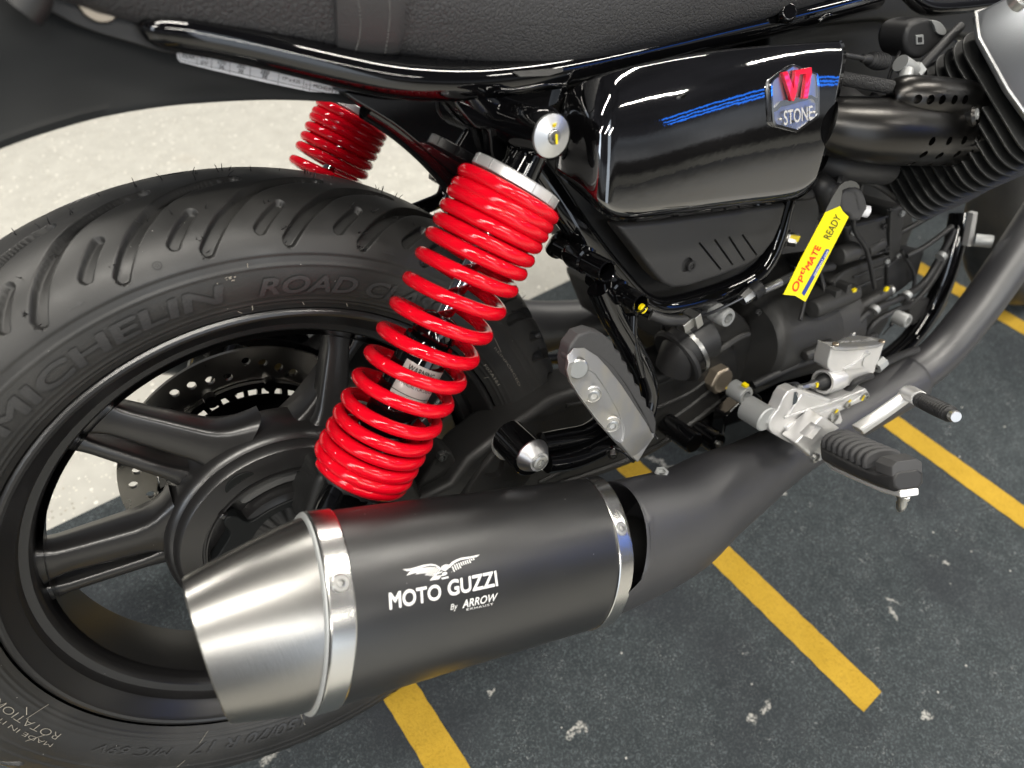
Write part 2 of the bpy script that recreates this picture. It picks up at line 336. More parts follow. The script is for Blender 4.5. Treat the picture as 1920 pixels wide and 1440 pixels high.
def carpet(name, c0, c1, c2, fleck):
    m = bpy.data.materials.new(name); m.use_nodes = True; nt = m.node_tree; b = nt.nodes['Principled BSDF']
    tc = N(nt, 'ShaderNodeTexCoord'); co = tc.outputs['Object']
    def noise(s, d, dist=0):
        n = N(nt, 'ShaderNodeTexNoise'); n.inputs['Scale'].default_value = s; n.inputs['Detail'].default_value = d; n.inputs['Distortion'].default_value = dist; L(nt, co, n.inputs['Vector']); return n.outputs[0]
    def rg(v, lo, hi):
        f = N(nt, 'ShaderNodeMapRange'); L(nt, v, f.inputs[0]); f.inputs[1].default_value = lo; f.inputs[2].default_value = hi; return f.outputs[0]
    fine = noise(340, 5, .8)
    def mixc(f, a, c):
        x = N(nt, 'ShaderNodeMix', data_type='RGBA'); L(nt, f, x.inputs[0])
        if isinstance(a, tuple): x.inputs[6].default_value = (*a, 1)
        else: L(nt, a, x.inputs[6])
        x.inputs[7].default_value = (*c, 1); return x.outputs[2]
    col = mixc(rg(noise(28, 10), .22, .78), c0, c1)
    col = mixc(M_(nt, 'MULTIPLY', rg(fine, .47, .70), rg(noise(75, 8), .22, .78)), col, c2)
    if fleck:
        col = mixc(M_(nt, 'MULTIPLY', rg(noise(190, 2, 2.5), .62, .70), rg(noise(24, 5), .44, .68)), col, (.30, .31, .31))
        v = N(nt, 'ShaderNodeTexVoronoi'); v.inputs['Scale'].default_value = 60; L(nt, co, v.inputs['Vector'])
        s = N(nt, 'ShaderNodeSeparateColor'); L(nt, v.outputs['Color'], s.inputs[0])
        col = mixc(M_(nt, 'MULTIPLY', M_(nt, 'LESS_THAN', v.outputs['Distance'], .085), M_(nt, 'GREATER_THAN', s.outputs[1], .88)), col, (.50, .49, .46))
        col = mixc(rg(noise(3.1, 3), .54, .72), col, (.034, .037, .043))
        nv = N(nt, 'ShaderNodeTexNoise'); nv.inputs['Scale'].default_value = 110; nv.inputs['Detail'].default_value = 4; L(nt, co, nv.inputs['Vector'])
        dv = N(nt, 'ShaderNodeVectorMath', operation='MULTIPLY_ADD'); L(nt, nv.outputs['Color'], dv.inputs[0]); dv.inputs[1].default_value = (.022, .022, 0); L(nt, co, dv.inputs[2])
        tot = None
        for px, py, rx, ry, an in SCRAPS:
            gx, gy = ground(px, py); mp = N(nt, 'ShaderNodeMapping', vector_type='TEXTURE'); mp.inputs['Location'].default_value = (gx + .011, gy + .011, 0); mp.inputs['Rotation'].default_value = (0, 0, an); mp.inputs['Scale'].default_value = (rx, ry, 1)
            L(nt, dv.outputs[0], mp.inputs[0]); ln = N(nt, 'ShaderNodeVectorMath', operation='LENGTH'); L(nt, mp.outputs[0], ln.inputs[0])
            tot = ln.outputs['Value'] if tot is None else M_(nt, 'MINIMUM', tot, ln.outputs['Value'])
        f = N(nt, 'ShaderNodeMapRange'); L(nt, tot, f.inputs[0]); f.inputs[1].default_value = 1.0; f.inputs[2].default_value = .55; f.inputs[3].default_value = 0; f.inputs[4].default_value = .9
        col = mixc(M_(nt, 'MULTIPLY', f.outputs[0], rg(noise(300, 3), .36, .58)), col, (.52, .51, .475))
    L(nt, col, b.inputs['Base Color']); b.inputs['Roughness'].default_value = .95; b.inputs['Specular IOR Level'].default_value = .15
    bn = N(nt, 'ShaderNodeBump'); L(nt, fine, bn.inputs['Height']); bn.inputs['Strength'].default_value = .7; bn.inputs['Distance'].default_value = .0022; L(nt, bn.outputs[0], b.inputs['Normal'])
    return m
MT['epoxy'] = floor_mat()
MT['carpet'] = carpet('charcoal_carpet', (.034, .0405, .044), (.050, .058, .0625), (.150, .172, .182), True)
MT['stripe'] = carpet('yellow_carpet_stripe', (.47, .295, .032), (.56, .355, .046), (.33, .205, .025), False)
MT['dirt'] = mat('white_flake', (.60, .585, .54), .9, bump=(400, .4, .001))

fl = build('floor', MB().add([(-9, -9, -.004), (9, -9, -.004), (9, 9, -.004), (-9, 9, -.004)], [(0, 1, 2, 3)]), 'epoxy', world=True)
fl['kind'] = 'structure'
A0, A1, B0, B1 = -3.0, .95, -.80, .352
mb = MB(); v = [G(a, b, z) for z in (-.004, 0) for a, b in ((A1, B0), (A0, B0), (A0, B1), (A1, B1))]
mb.add(v, [(3, 2, 1, 0), (4, 5, 6, 7), (0, 1, 5, 4), (1, 2, 6, 5), (2, 3, 7, 6), (3, 0, 4, 7)])
rug = build('floor_mat', mb, 'carpet', world=True)
rug['label'] = 'charcoal grey carpet mat with short yellow stripes, spread under the black motorcycle'; rug['category'] = 'floor mat'
for a0, a1 in ((-1.4275, -1.386), (-.9757, -.9330), (-.5306, -.4892), (-.0562, -.0134), (.395, .437)):
    e = [(a0 + .0006 * math.sin(b * 260) + random.uniform(-.0004, .0004), b) for b in np.linspace(-.503, .30, 60)]
    f_ = [(a1 + .0006 * math.sin(b * 230 + 2) + random.uniform(-.0004, .0004), b) for b in np.linspace(-.503, .30, 60)]
    mb = MB(); mb.add([G(a, b, .0012) for a, b in e] + [G(a, b, .0012) for a, b in f_], [(i, i + 1, 61 + i, 60 + i) for i in range(59)])
    build('stripe', mb, 'stripe', rug, world=True)
# ------------------------------------------------------------------ the motorcycle: one thing, everything below hangs from this root
ROOT = bpy.data.objects.new('motorcycle', None); COL.objects.link(ROOT); ROOT.rotation_euler = (LEAN, 0, 0)
ROOT['label'] = 'black motorcycle with red coil springs, leaning on its side stand on the charcoal mat'
ROOT['category'] = 'motorcycle'

# ------------------------------------------------------------------ rear wheel: rim and spokes, tyre, brake disc
rimprof = [(.2262, -.0570), (.2250, -.0600), (.2232, -.0615), (.2212, -.0618), (.2190, -.0608), (.2172, -.0580), (.2095, -.0500), (.2072, -.0470), (.2062, -.0410), (.2048, -.0385),
           (.1985, -.0372), (.1962, -.0345), (.1950, -.030), (.1925, 0), (.1950, .030), (.1985, .0372), (.2062, .041), (.2095, .05), (.2172, .058), (.2215, .0615), (.2262, .057)]
def revolve(mb, prof, seg=192, a0=0, a1=2 * math.pi):
    th = a0 + np.arange(seg) * (a1 - a0) / seg; c, s = np.cos(th), np.sin(th)
    return loft(mb, [np.c_[r * c, np.full(seg, y), r * s] for r, y in prof], caps=False)
mb = MB(); revolve(mb, rimprof + [(.1890, .028), (.1865, 0), (.1890, -.028)])
wheel = build('rear_wheel', mb, 'wheel', ROOT, angle=28)
mb = MB()
def pol(r, th, y): t = math.radians(th); return np.array([r * math.cos(t), y, r * math.sin(t)])
def leg(th_r, th_h, wr, wh, yr=-.024, yh=-.040, dr=.030, dh=.045, rh=.090, rr=.1955, bow=0):
    rings = []
    for s in np.linspace(0, 1, 14):
        pa_, pb_ = pol(rh, th_h, 0), pol(rr, th_r, 0); c = pa_ + (pb_ - pa_) * s; dl = unit(pb_ - pa_)
        fl = .7 * max(0, (s - .80) / .20) ** 2 + 1.25 * max(0, (.30 - s) / .30) ** 1.8
        wd = (wh + (wr - wh) * s) * (1 + fl) / 2; y = yh + (yr - yh) * s; dp = dh + (dr - dh) * s
        tn = np.array([-dl[2], 0, dl[0]]); sh = []
        for a, b in ((-1, .55), (-1, .16), (-.90, .04), (-.70, 0), (.70, 0), (.90, .04), (1, .16), (1, .55), (.80, .75), (.55, 1), (-.55, 1), (-.80, .75)): sh.append(c + tn * wd * a + np.array([0, y + dp * b, 0]))
        rings.append(sh)
    loft(mb, rings)
for q in ((121.0, 99, .022, .036), (164.5, 153, .024, .032), (59.0, 47, .018, .034), (240, 228, .02, .034), (288, 274, .02, .034), (333, 318, .02, .034), (14, 1, .02, .034)): leg(*q)
for q in ((129.3, 126.5, .011, .013), (174.5, 173, .011, .012), (51.5, 66, .010, .012), (250, 248, .011, .012), (297, 295, .011, .012), (342, 340, .011, .012), (23, 21, .011, .012)): leg(*q, yr=-.018, yh=-.028)
revolve(mb, [(.03, -.050), (.085, -.050), (.0995, -.046), (.1045, -.038), (.104, .0), (.085, .03), (.05, .055), (.03, .055)], 96)
build('spokes', mb, 'wheel', wheel, angle=55)

# tyre: profile by arc length, real grooves cut into the tread
prof = []
for t in np.linspace(-1, 1, 1201):
    # superellipse crown, rounder lower sidewall
    a = t * (math.pi / 2 + .645); sn, cs = math.sin(a), math.cos(a)
    y = .075 * np.sign(sn) * abs(sn) ** (2 / 2.3); r = .262 + (.054 * cs if cs > 0 else .060 * -abs(cs) ** 1.0)
    prof.append((y, r))
prof = np.array(prof); ds = np.r_[0, np.cumsum(np.hypot(*np.diff(prof, axis=0).T))]
NS = 300; ss = np.linspace(0, ds[-1], NS); py_, pr_ = np.interp(ss, ds, prof[:, 0]), np.interp(ss, ds, prof[:, 1])
tn = np.gradient(np.c_[py_, pr_], axis=0); tn /= np.linalg.norm(tn, axis=1)[:, None]; nrm = np.c_[-tn[:, 1], tn[:, 0]]
half = len(prof) // 2
def s_of_y(y, side=-1):             # arc length on the crown half of one side
    i = np.arange(len(prof)); ok = (prof[:, 1] > .262) & ((prof[:, 0] <= 0) if side < 0 else (prof[:, 0] >= 0))
    o = np.argsort(prof[ok, 0]); return np.interp(y, prof[ok, 0][o], ds[ok][o])
NP, NC = 32, 80
thp = np.arange(NC) / NC * 11.25
lng = np.array([(-.0700, 0), (-.0647, -1.4), (-.0561, -3.4), (-.0485, -5.25), (-.0396, -7.26), (-.0311, -9.8), (-.0244, -12.65), (-.0198, -15.2), (-.0180, -17.8)])
sht = np.array([(-.0650, 3.75), (-.058, 2.1), (-.0505, .35)])
def groove(poly, w0, w1, side):
    K = 5.24e-3; q = cr(poly, 6); sy = s_of_y(side * -q[:, 0], side); best = np.full((NC, NS), 1e9); wd = np.zeros((NC, NS))
    for k in range(-2, 4):
        qx = (q[:, 1] + k * 11.25) * K; X = thp[:, None] * K
        for i in range(len(q) - 1):
            ax, ay, bx, by = qx[i], sy[i], qx[i + 1], sy[i + 1]; dx, dy = bx - ax, by - ay
            t = np.clip(((X - ax) * dx + (ss[None] - ay) * dy) / (dx * dx + dy * dy), 0, 1)
            d = np.hypot(X - ax - t * dx, ss[None] - ay - t * dy); m = d < best
            best = np.where(m, d, best); f = (i + t) / (len(q) - 1); wd = np.where(m, w0 + (w1 - w0) * f, wd)
    e = np.clip((wd - best) / .0008 + .5, 0, 1); return e * e * (3 - 2 * e)
def depth(side, ph):
    g = np.maximum(groove(lng, .0047, .0042, side) * .0068, groove(sht, .0040, .0034, side) * .0056)
    return np.roll(g, int(round(ph / 11.25 * NC)), 0)
ph = (97.71 % 11.25)
dep = np.maximum(depth(-1, ph), depth(1, ph + 5.6))
sh_ = np.zeros(NS)                  # shoulder step and fine sidewall rings
for sgn in (-1, 1):
    on = (np.sign(py_) == sgn)
    sh_ += np.where(on & (pr_ < .2738), .0011 * np.clip((.2738 - pr_) / .0016, 0, 1), 0) * 1.0
    for rc, hgt, wid in ((.2655, .0007, .0012), (.2352, .0006, .0008), (.2318, .0006, .0008), (.2400, .0003, .0006)): sh_ -= np.where(on, hgt * np.exp(-((pr_ - rc) / wid) ** 2), 0)
TH = np.radians(np.arange(NP * NC) / (NP * NC) * 360); D = np.tile(dep, (NP, 1)) + sh_[None]
R_ = pr_[None] - D * nrm[None, :, 1]; Y_ = py_[None] - D * nrm[None, :, 0] * np.sign(1)
R_ = pr_[None] - D * np.abs(nrm[None, :, 1]) * np.sign(np.where(pr_ > .262, 1, -1))[None] * 1.0
Y_ = py_[None] - D * np.abs(nrm[None, :, 0]) * np.sign(py_)[None]
V = np.stack([R_ * np.cos(TH)[:, None], Y_, R_ * np.sin(TH)[:, None]], 2).reshape(-1, 3)
nth = NP * NC; i, j = np.meshgrid(np.arange(nth), np.arange(NS - 1), indexing='ij'); i2 = (i + 1) % nth
F = np.stack([i * NS + j, i2 * NS + j, i2 * NS + j + 1, i * NS + j + 1], 2).reshape(-1, 4)
mb = MB(); mb.v = [V]; mb.n = len(V)
me = bpy.data.meshes.new('tyre'); me.vertices.add(len(V)); me.vertices.foreach_set('co', (V - OFF).ravel())
me.loops.add(F.size); me.loops.foreach_set('vertex_index', F.ravel()); me.polygons.add(len(F)); me.polygons.foreach_set('loop_start', np.arange(len(F)) * 4)
me.update(); me.validate(); me.polygons.foreach_set('use_smooth', [True] * len(F)); me.materials.append(MT['rubber'])
tyre = bpy.data.objects.new('tyre', me); COL.objects.link(tyre); tyre.parent = wheel
def side_pt(r, th, lift):           # point on the near sidewall
    lo = (prof[:, 0] < 0) & (prof[:, 1] < .2745); o = np.argsort(prof[lo, 1]); y = np.interp(r, prof[lo, 1][o], prof[lo, 0][o])
    return pol(r, th, y - lift + (.0009 if .2375 < r < .272 else .0004))
def ring_text(mb, s, th0, th1, r0, r1, bold=.02, shear=0, inward=False, lift=.0011, spacing=1.0):
    v, f = text2d(s, min(bold, 0), shear, 2, spacing); W = v[:, 0].max()
    for k_, (vv, ff) in enumerate(bolder(v, f, bold * 1.6) if bold > .011 else [(v, f)]): mb.add(np.array([side_pt(r0 + (r1 - r0) * y, th0 + (th1 - th0) * x / W, lift + k_ * .00001) for x, y in vv]), ff)
for a_ in (('MICHELIN', 125.2, 86.2, .2448, .2592, .028, .12), ('ROAD CLASSIC', 80.6, 39.5, .2432, .2575, .022, .22), ('150/70 R 17', -103.5, -130.5, .2395, .2512, .012, .3), ('M/C 69V', -134.5, -152, .2425, .2505, .006, .3)):
    mb = MB(); ring_text(mb, *a_); build('sidewall_lettering', mb, 'letter', wheel, angle=180)
for a_ in (('ROTATION', -160.2, -177.0, .2432, .2490, -.018, .1), ('MADE IN ITALY', -160, -178, .2520, .2555, -.015, 0), ('F07A161', 26.5, 19.0, .2355, .2385, -.012, 0), ('REINFORCED', 29, 16, .2530, .2553, -.02, 0)):
    mb = MB(); ring_text(mb, *a_, lift=.0011); build('sidewall_lettering', mb, 'scuff', wheel, angle=180)
mb = MB()
def mark(r0, t0, r1, t1, w=.0003):
    a, b = side_pt(r0, t0, .0012), side_pt(r1, t1, .0012); n = unit(np.cross(b - a, EY)) * w; mb.add([a - n, b - n, b + n, a + n], [(0, 1, 2, 3)])
for q in ((.270, 81.8, .231, 82.0), (.2330, 84.6, .2300, 83.9), (.2335, 73.0, .2300, 72.5), (.2335, 64.5, .2300, 63.9), (.2300, -167.5, .2440, -169), (.2300, -127.6, .2400, -129.0), (.2560, -131, .2640, -132), (.248, -163, .258, -165),
          (.2330, 22.5, .2290, 22.7), (.2600, 31, .2560, 27), (.2310, -105, .2500, -104), (.2500, -176, .2430, -175), (.2380, -171, .2420, -169.6)): mark(*q)
for k in range(9):                  # chalky scrape on the sidewall
    t = 85.6 + random.uniform(-1.6, 1.6); r = .2612 + random.uniform(-.0016, .0016); mark(r, t, r + random.uniform(-.0006, .0006), t - random.uniform(.1, .45), random.uniform(.0002, .0006))
build('chalk_marks', mb, 'scuff', wheel, angle=180)['kind'] = 'stuff'
mb = MB()                           # moulding hairs, arrow and wear emblem
def crown(y, th, lift=0):
    s = s_of_y(y, -1 if y < 0 else 1); r = np.interp(s, ds, prof[:, 1]); k = int(np.clip(np.searchsorted(ss, s), 1, NS - 2)); n = nrm[k]
    n = np.array([abs(n[0]) * np.sign(y) if abs(y) > 1e-6 else 0, abs(n[1])]); return pol(r + n[1] * lift, th, y + n[0] * lift), unit(pol(n[1], th, n[0]))
for k in range(150):
    th = random.uniform(48, 128) if k < 120 else random.uniform(10, 48)
    per = 11.25 * round((th - 97.71) / 11.25) + 97.71; y = random.choice((-.0712, -.0655, -.049, -.012, .004, .0)) + random.uniform(-.0008, .0008); th = per + {0: .4}.get(0) + random.uniform(-.6, .6) + (0 if y < -.06 else random.choice((-6, -2.5, 1.5, 4.5)))
    p, n = crown(y, th); d = unit(n + rng.normal(0, .35, 3)); ln = random.uniform(.002, .0065)
    tube(mb, [p - n * .0005, p + d * ln * .5, p + d * ln + rng.normal(0, .0006, 3)], [.00036, .0003, .00018], 5)
build('moulding_hairs', mb, 'blkrub', wheel, angle=180)['kind'] = 'stuff'
mb = MB()
def tri(pts, lift=.0005):
    mb.add([crown(y, t, lift)[0] for y, t in pts], [tuple(range(len(pts)))])
for t0 in (105.4, 60.6):
    mb = MB(); pts = [(-.07110, t0), (-.07150, t0), (-.07150, t0 - 1.4), (-.0718, t0 - 1.4), (-.07130, t0 - 2.3), (-.0707, t0 - 1.4), (-.07110, t0 - 1.4)]
    v_, f_ = polyfill(pts); mb.add([crown(y, t, .0006)[0] for y, t in v_], f_); build('rotation_arrow', mb, 'letter', wheel, angle=180)
mb = MB()
for k in range(24):
    a0, a1 = k / 24 * 2 * math.pi, (k + 1) / 24 * 2 * math.pi
    c = [(.0009, a0), (.0009, a1), (.00065, a1), (.00065, a0)]
    tri([(-.0703 + .0013 * rr / .0009 * math.sin(a), 93.2 + math.degrees(.0032 * rr / .0009 * math.cos(a) / .281)) for rr, a in c])
build('wear_ring', mb, 'blkrub', wheel, angle=180); mb = MB()
for k in range(10):
    a0, a1 = k / 10 * 2 * math.pi, (k + 1) / 10 * 2 * math.pi; f = lambda a: .42 + .16 * math.cos(5 * a)
    tri([(-.0703 + .0013 * rr * math.sin(a), 93.2 + math.degrees(.0032 * rr * math.cos(a) / .281)) for rr, a in ((f(a0), a0), (f(a1), a1), (f(a1) * .7, a1), (f(a0) * .7, a0))])
build('wear_emblem', mb, 'blkrub', wheel, angle=180)

mb = MB(); revolve(mb, [(.0958, .0755), (.1300, .0755), (.1300, .0800), (.0958, .0800), (.0958, .0755)], 160)
dsc = build('brake_disc', mb, 'disc', wheel, angle=30)
mb = MB(); rows = [(166.5, .1168), (158.6, .1133), (150.2, .1090), (141.8, .1052)]
groups = [166.5, 113.1, 78.2, 42, 6, -30, -66, -102, -138, -160]
for g0 in groups:
    for dt, r in ((0, .1172), (-7.9, .1133), (-16.3, .1087), (-24.9, .1052)):
        lathe(mb, pol(r, g0 + dt, .070), EY, [(0, 0), (0, .0042), (.016, .0042), (.016, 0)], 18, caps=False)
cut(dsc, mb)
mb = MB(); revolve(mb, [(.052, .068), (.060, .066), (.060, .076), (.052, .076), (.052, .068)], 96); revolve(mb, [(.0885, .068), (.0950, .0685), (.0950, .079), (.0885, .079), (.0885, .068)], 120)
for k in range(10):
    t0 = k * 36 + 12; leg2 = []
    for s in np.linspace(0, 1, 5):
        c = pol(.058 + .033 * s, t0 + 9 * s, 0); tnv = pol(1, t0 + 90, 0); wv = .0036
        leg2.append([c - tnv * wv + EY * .069, c + tnv * wv + EY * .069, c + tnv * wv + EY * .077, c - tnv * wv + EY * .077])
    loft(mb, leg2); lathe(mb, pol(.0915, t0 + 18, .0665), EY, [(0, 0), (0, .0065), (.003, .0072), (.012, .0072), (.012, 0)], 20, caps=False)
for k in range(40):
    c = pol(.0800, k * 9, .0745); box(mb, c, pol(1, k * 9, 0), EY, pol(1, k * 9 + 90, 0), .012, .004, .0045)
revolve(mb, [(.046, .064), (.0840, .064), (.0840, .066), (.046, .066), (.046, .064)], 96); revolve(mb, [(.0725, .0725), (.0760, .0725), (.0760, .0765), (.0725, .0765), (.0725, .0725)], 96)
build('disc_carrier', mb, 'gloss', wheel, angle=35)
# hub tube and axle
mb = MB(); lathe(mb, (0, -.04, 0), EY, [(0, 0), (0, .034), (.16, .034), (.16, 0)], 32, caps=False); build('hub', mb, 'wheel', wheel)

mb = MB(); plate(mb, [(432, 640), (462, 606), (540, 585), (640, 580), (660, 640), (640, 690), (600, 688), (560, 668), (510, 655), (470, 656)], .088, .03, sm=3); build('brake_caliper', mb, 'gloss', wheel, bevel=.004, bseg=3)
# ------------------------------------------------------------------ final drive housing on the hub
NEG = -EY
mb = MB()
lathe(mb, (0, -.044, 0), NEG, [(0, 0), (0, .0975), (.004, .0985), (.010, .0965), (.0125, .0940), (.016, .0800), (.0165, .0775), (.0145, .0765), (.0145, .0750), (.0165, .0745), (.0168, .0735), (.0085, .0715), (.0075, .0560), (.018, .0530), (.022, .040), (.022, 0)], 96, caps=False)
fd = build('final_drive', mb, 'wheel', ROOT, angle=30)
mb = MB(); plate(mb, cr([(400, 1062), (412, 1038), (427, 1014), (431, 1000), (421, 985), (423, 974), (432, 969), (447, 970), (460, 977), (474, 977), (506, 957), (540, 941), (570, 932), (625, 932), (650, 1000), (560, 1090), (430, 1110)], 5, True), -.066, .022)
build('hub_cap', mb, 'fender', fd, bevel=.0016, bseg=3)
for q_, Yp in (([(427, 935), (455, 912), (485, 894), (525, 878), (569, 869), (563, 885), (557, 898), (527, 908), (490, 926), (460, 944), (447, 938)], -.0545), ([(402, 957), (381, 979), (359, 1007), (346, 1040), (339, 1077), (352, 1073), (368, 1071), (376, 1046), (390, 1018), (409, 993), (404, 975)], -.0475)):
    mb = MB(); plate(mb, q_, Yp, .006, sm=3); build('recess_pad', mb, 'pad', fd, bevel=.0005)
for t0 in (128.5, 58):              # ribs between the pads
    mb = MB(); c = pol(.064, t0, -.056); box(mb, c, pol(1, t0, 0), EY, pol(1, t0 + 90, 0), .024, .016, .006); build('rib', mb, 'wheel', fd, bevel=.002)
mb = MB(); pts = [pol(.083 + .0085 * math.sin(a), 106 + 9.5 * math.cos(a), -.0545) for a in np.linspace(0, 2 * math.pi, 30, endpoint=False)]
loft(mb, [np.array(pts), np.array(pts) + NEG * .0045]); build('emblem_pad', mb, 'fender', fd, bevel=.0008)
mb = MB()
for s_ in (-1, 1):
    for k in range(5): tri_ = [pol(.083 + .002 * k / 5, 106 + s_ * (1 + k * 1.2), -.0595), pol(.086 - .001 * k / 5, 106 + s_ * (1.6 + k * 1.2), -.0595), pol(.0855 - .001 * k / 5, 106 + s_ * (2 + k * 1.2), -.0595)]; mb.add(tri_, [(0, 1, 2)])
build('eagle_mark', mb, 'engine', fd, angle=180)

# ------------------------------------------------------------------ swinging arm with the drive shaft inside
up_e = [(845, 905), (880, 862), (945, 810), (1035, 748), (1075, 733), (1160, 718), (1240, 700), (1300, 672), (1352, 642), (1384, 652)]
lo_e = [(1392, 690), (1376, 748), (1300, 806), (1187, 866), (1056, 908), (960, 945), (870, 985), (780, 1010), (740, 960)]
mb = MB(); plate(mb, up_e + lo_e, -.098, .055)
arm = build('swing_arm', mb, 'cast', ROOT, bevel=.009, bseg=4)
mb = MB()
for pts, r in (([(1010, 905), (1080, 872), (1180, 832), (1275, 775), (1345, 720)], .0035), ([(1045, 908), (1130, 880), (1215, 845), (1300, 790), (1362, 742)], .0045), ([(1130, 830), (1210, 775), (1290, 738), (1340, 700)], .003), ([(1060, 760), (1150, 745), (1230, 722), (1310, 690)], .0025)):
    tube(mb, [P(x, y, -.0975) for x, y in pts], r, 10, smooth=6)
build('casting_rib', mb, 'cast', arm)
mb = MB(); hexhead(mb, P(1340, 706, -.098), NEG, .0175, .013, socket=.3)
lathe(mb, P(1340, 706, -.098), NEG, [(.0125, 0), (.0125, .0155), (.0140, .0135), (.0140, 0)], 30, caps=False)
build('pivot_bolt', mb, 'grommet', arm, bevel=.0008)
mb = MB(); box(mb, P(1365, 729, -.1125), unit((.8, 0, .6)), EY, unit((-.6, 0, .8)), .004, .001, .0065); build('paint_mark', mb, 'ypaint', arm)
mb = MB(); lathe(mb, P(955, 807, -.099), NEG, [(0, .0045), (.004, .0045), (.005, .003), (.005, 0)], 16, caps=False); build('bolt_head', mb, 'zinc', arm)
mb = MB(); plate(mb, [(768, 940), (790, 905), (815, 862), (835, 845), (850, 850), (872, 905), (905, 918), (900, 950), (760, 990)], -.085, .03); build('drive_flange', mb, 'cast', arm, bevel=.004, bseg=3)
mb = MB(); hexhead(mb, P(826, 852, -.088), NEG, .005, .006); build('flange_bolt', mb, 'zinc', arm)
mb = MB(); box(mb, P(897, 820, -.065), unit((.7, 0, .7)), EY, unit((-.7, 0, .7)), .010, .012, .008); build('hose_clip', mb, 'greybolt', arm, bevel=.001)
# axle clamp area, lower shock eye
mb = MB(); plate(mb, [(565, 985), (600, 890), (660, 900), (770, 880), (800, 940), (780, 1040), (600, 1060)], -.096, .05); build('axle_housing', mb, 'cast', arm, bevel=.008, bseg=4)

# ------------------------------------------------------------------ rear shock absorbers
YS = -.148
def shock(parent):
    lefts = [(592, 866), (592, 852), (594, 831), (598, 804), (611, 778), (627, 749), (650, 707), (677, 662), (703, 616), (729, 566), (756, 518), (783, 470), (803, 432), (819, 406), (833, 379), (849, 352), (868, 327), (889, 307), (893, 303)]
    q0, q1 = P(690, 856, YS), P(954, 364, YS); a = unit(q1 - q0); e1 = unit(np.array([a[2], 0, -a[0]]))
    WR = .0050
    sl = np.array([(P(x, y, YS) - q0) @ a for x, y in lefts]); rl = np.array([abs((P(x, y, YS) - q0) @ e1) for x, y in lefts]) - WR
    rl = np.clip(rl, .025, .0345); rl[-3:] = rl[-4]
    sc_ = (P(966, 342, YS) - q0) @ a; sl[-1] = sc_ - .0098; sl[-1] = sc_ - .0080; sl[-2] = sc_ - .0092; sl[-3] = min(sl[-3], sc_ - .0200)
    def at(s): return q0 + a * s
    body = MB(); s0, s1 = sl[0], sl[-1]
    # damper tube
    lathe(body, at(0), a, [(s0 - .075, 0), (s0 - .075, .0160), (s0 - .02, .0170), (s0 - .019, .0205), (s0 - .004, .0205), (s0 - .003, .0192), (s0 + .112, .0192), (s0 + .115, .0184), (s0 + .115, 0)], 40, caps=False)
    o = build('rear_shock', body, 'gloss', parent)
    mb = MB(); lathe(mb, at(0), a, [(s0 - .006, .0200), (s0 - .006, .0335), (s0 - .002, .0335), (s0 - .001, .020)], 40, caps=False)
    for k in range(14): box(mb, at(s0 - .006) + .0300 * (math.cos(k * .449) * e1 + math.sin(k * .449) * NEG), a, e1, EY, .004, .004, .004)
    build('spring_seat', mb, 'blkrub', o)
    mb = MB(); lathe(mb, at(0), a, [(s0 + .115, 0), (s0 + .115, .0148), (s0 + .120, .0168), (s0 + .125, .0152), (s0 + .130, .0162), (s0 + .134, .0132), (s0 + .136, .008), (s0 + .136, 0)], 32, caps=False); build('bump_stop', mb, 'gloss', o)
    mb = MB(); lathe(mb, at(0), a, [(s0 + .13, 0), (s0 + .13, .0064), (s1 + .006, .0064), (s1 + .006, 0)], 24, caps=False); build('piston_rod', mb, 'chrome', o)
    n = np.arange(len(sl)); t = np.linspace(0, len(sl) - 1.42, (len(sl) - 1) * 44); 
    f = np.array([np.interp(t, n, sl), np.interp(t, n, rl)]).T
    k = np.ones(31) / 31; fp = np.r_[np.repeat(f[:1], 15, 0), f, np.repeat(f[-1:], 15, 0)]; f = np.c_[np.convolve(fp[:, 0], k, 'valid'), np.convolve(fp[:, 1], k, 'valid')]
    ph = math.pi - 2 * math.pi * t
    pts = np.array([at(s) + r * (math.cos(p) * e1 + math.sin(p) * NEG) for (s, r), p in zip(f, ph)])
    mb = MB(); tube(mb, pts, WR, 14); build('coil_spring', mb, 'red', o, angle=60)
    mb = MB(); lathe(mb, at(0), a, [(sc_ - .0035, .012), (sc_ - .0035, .0315), (sc_ - .0028, .0328), (sc_ + .0035, .0328), (sc_ + .0045, .0315), (sc_ + .0045, .0135)], 64, caps=False)
    c_ = build('preload_collar', mb, 'alu', o, angle=25)
    mb = MB()
    for k in range(12): p_ = k * math.pi / 6 + .2; box(mb, at(sc_ + .001) + .0324 * (math.cos(p_) * e1 + math.sin(p_) * NEG), a, math.cos(p_) * e1 + math.sin(p_) * NEG, -math.sin(p_) * e1 + math.cos(p_) * NEG, .0066, .0012, .0010)
    build('collar_notch', mb, 'greybolt', o)
    mb = MB(); lathe(mb, at(0), a, [(sc_ + .003, 0), (sc_ + .003, .0140), (sc_ + .024, .0120), (sc_ + .034, .0118), (sc_ + .034, 0)], 32, caps=False); build('top_stem', mb, 'gloss', o)
    return o, at, a, e1, s0, s1
sh1, sat, sa, se1, sS0, sS1 = shock(ROOT)
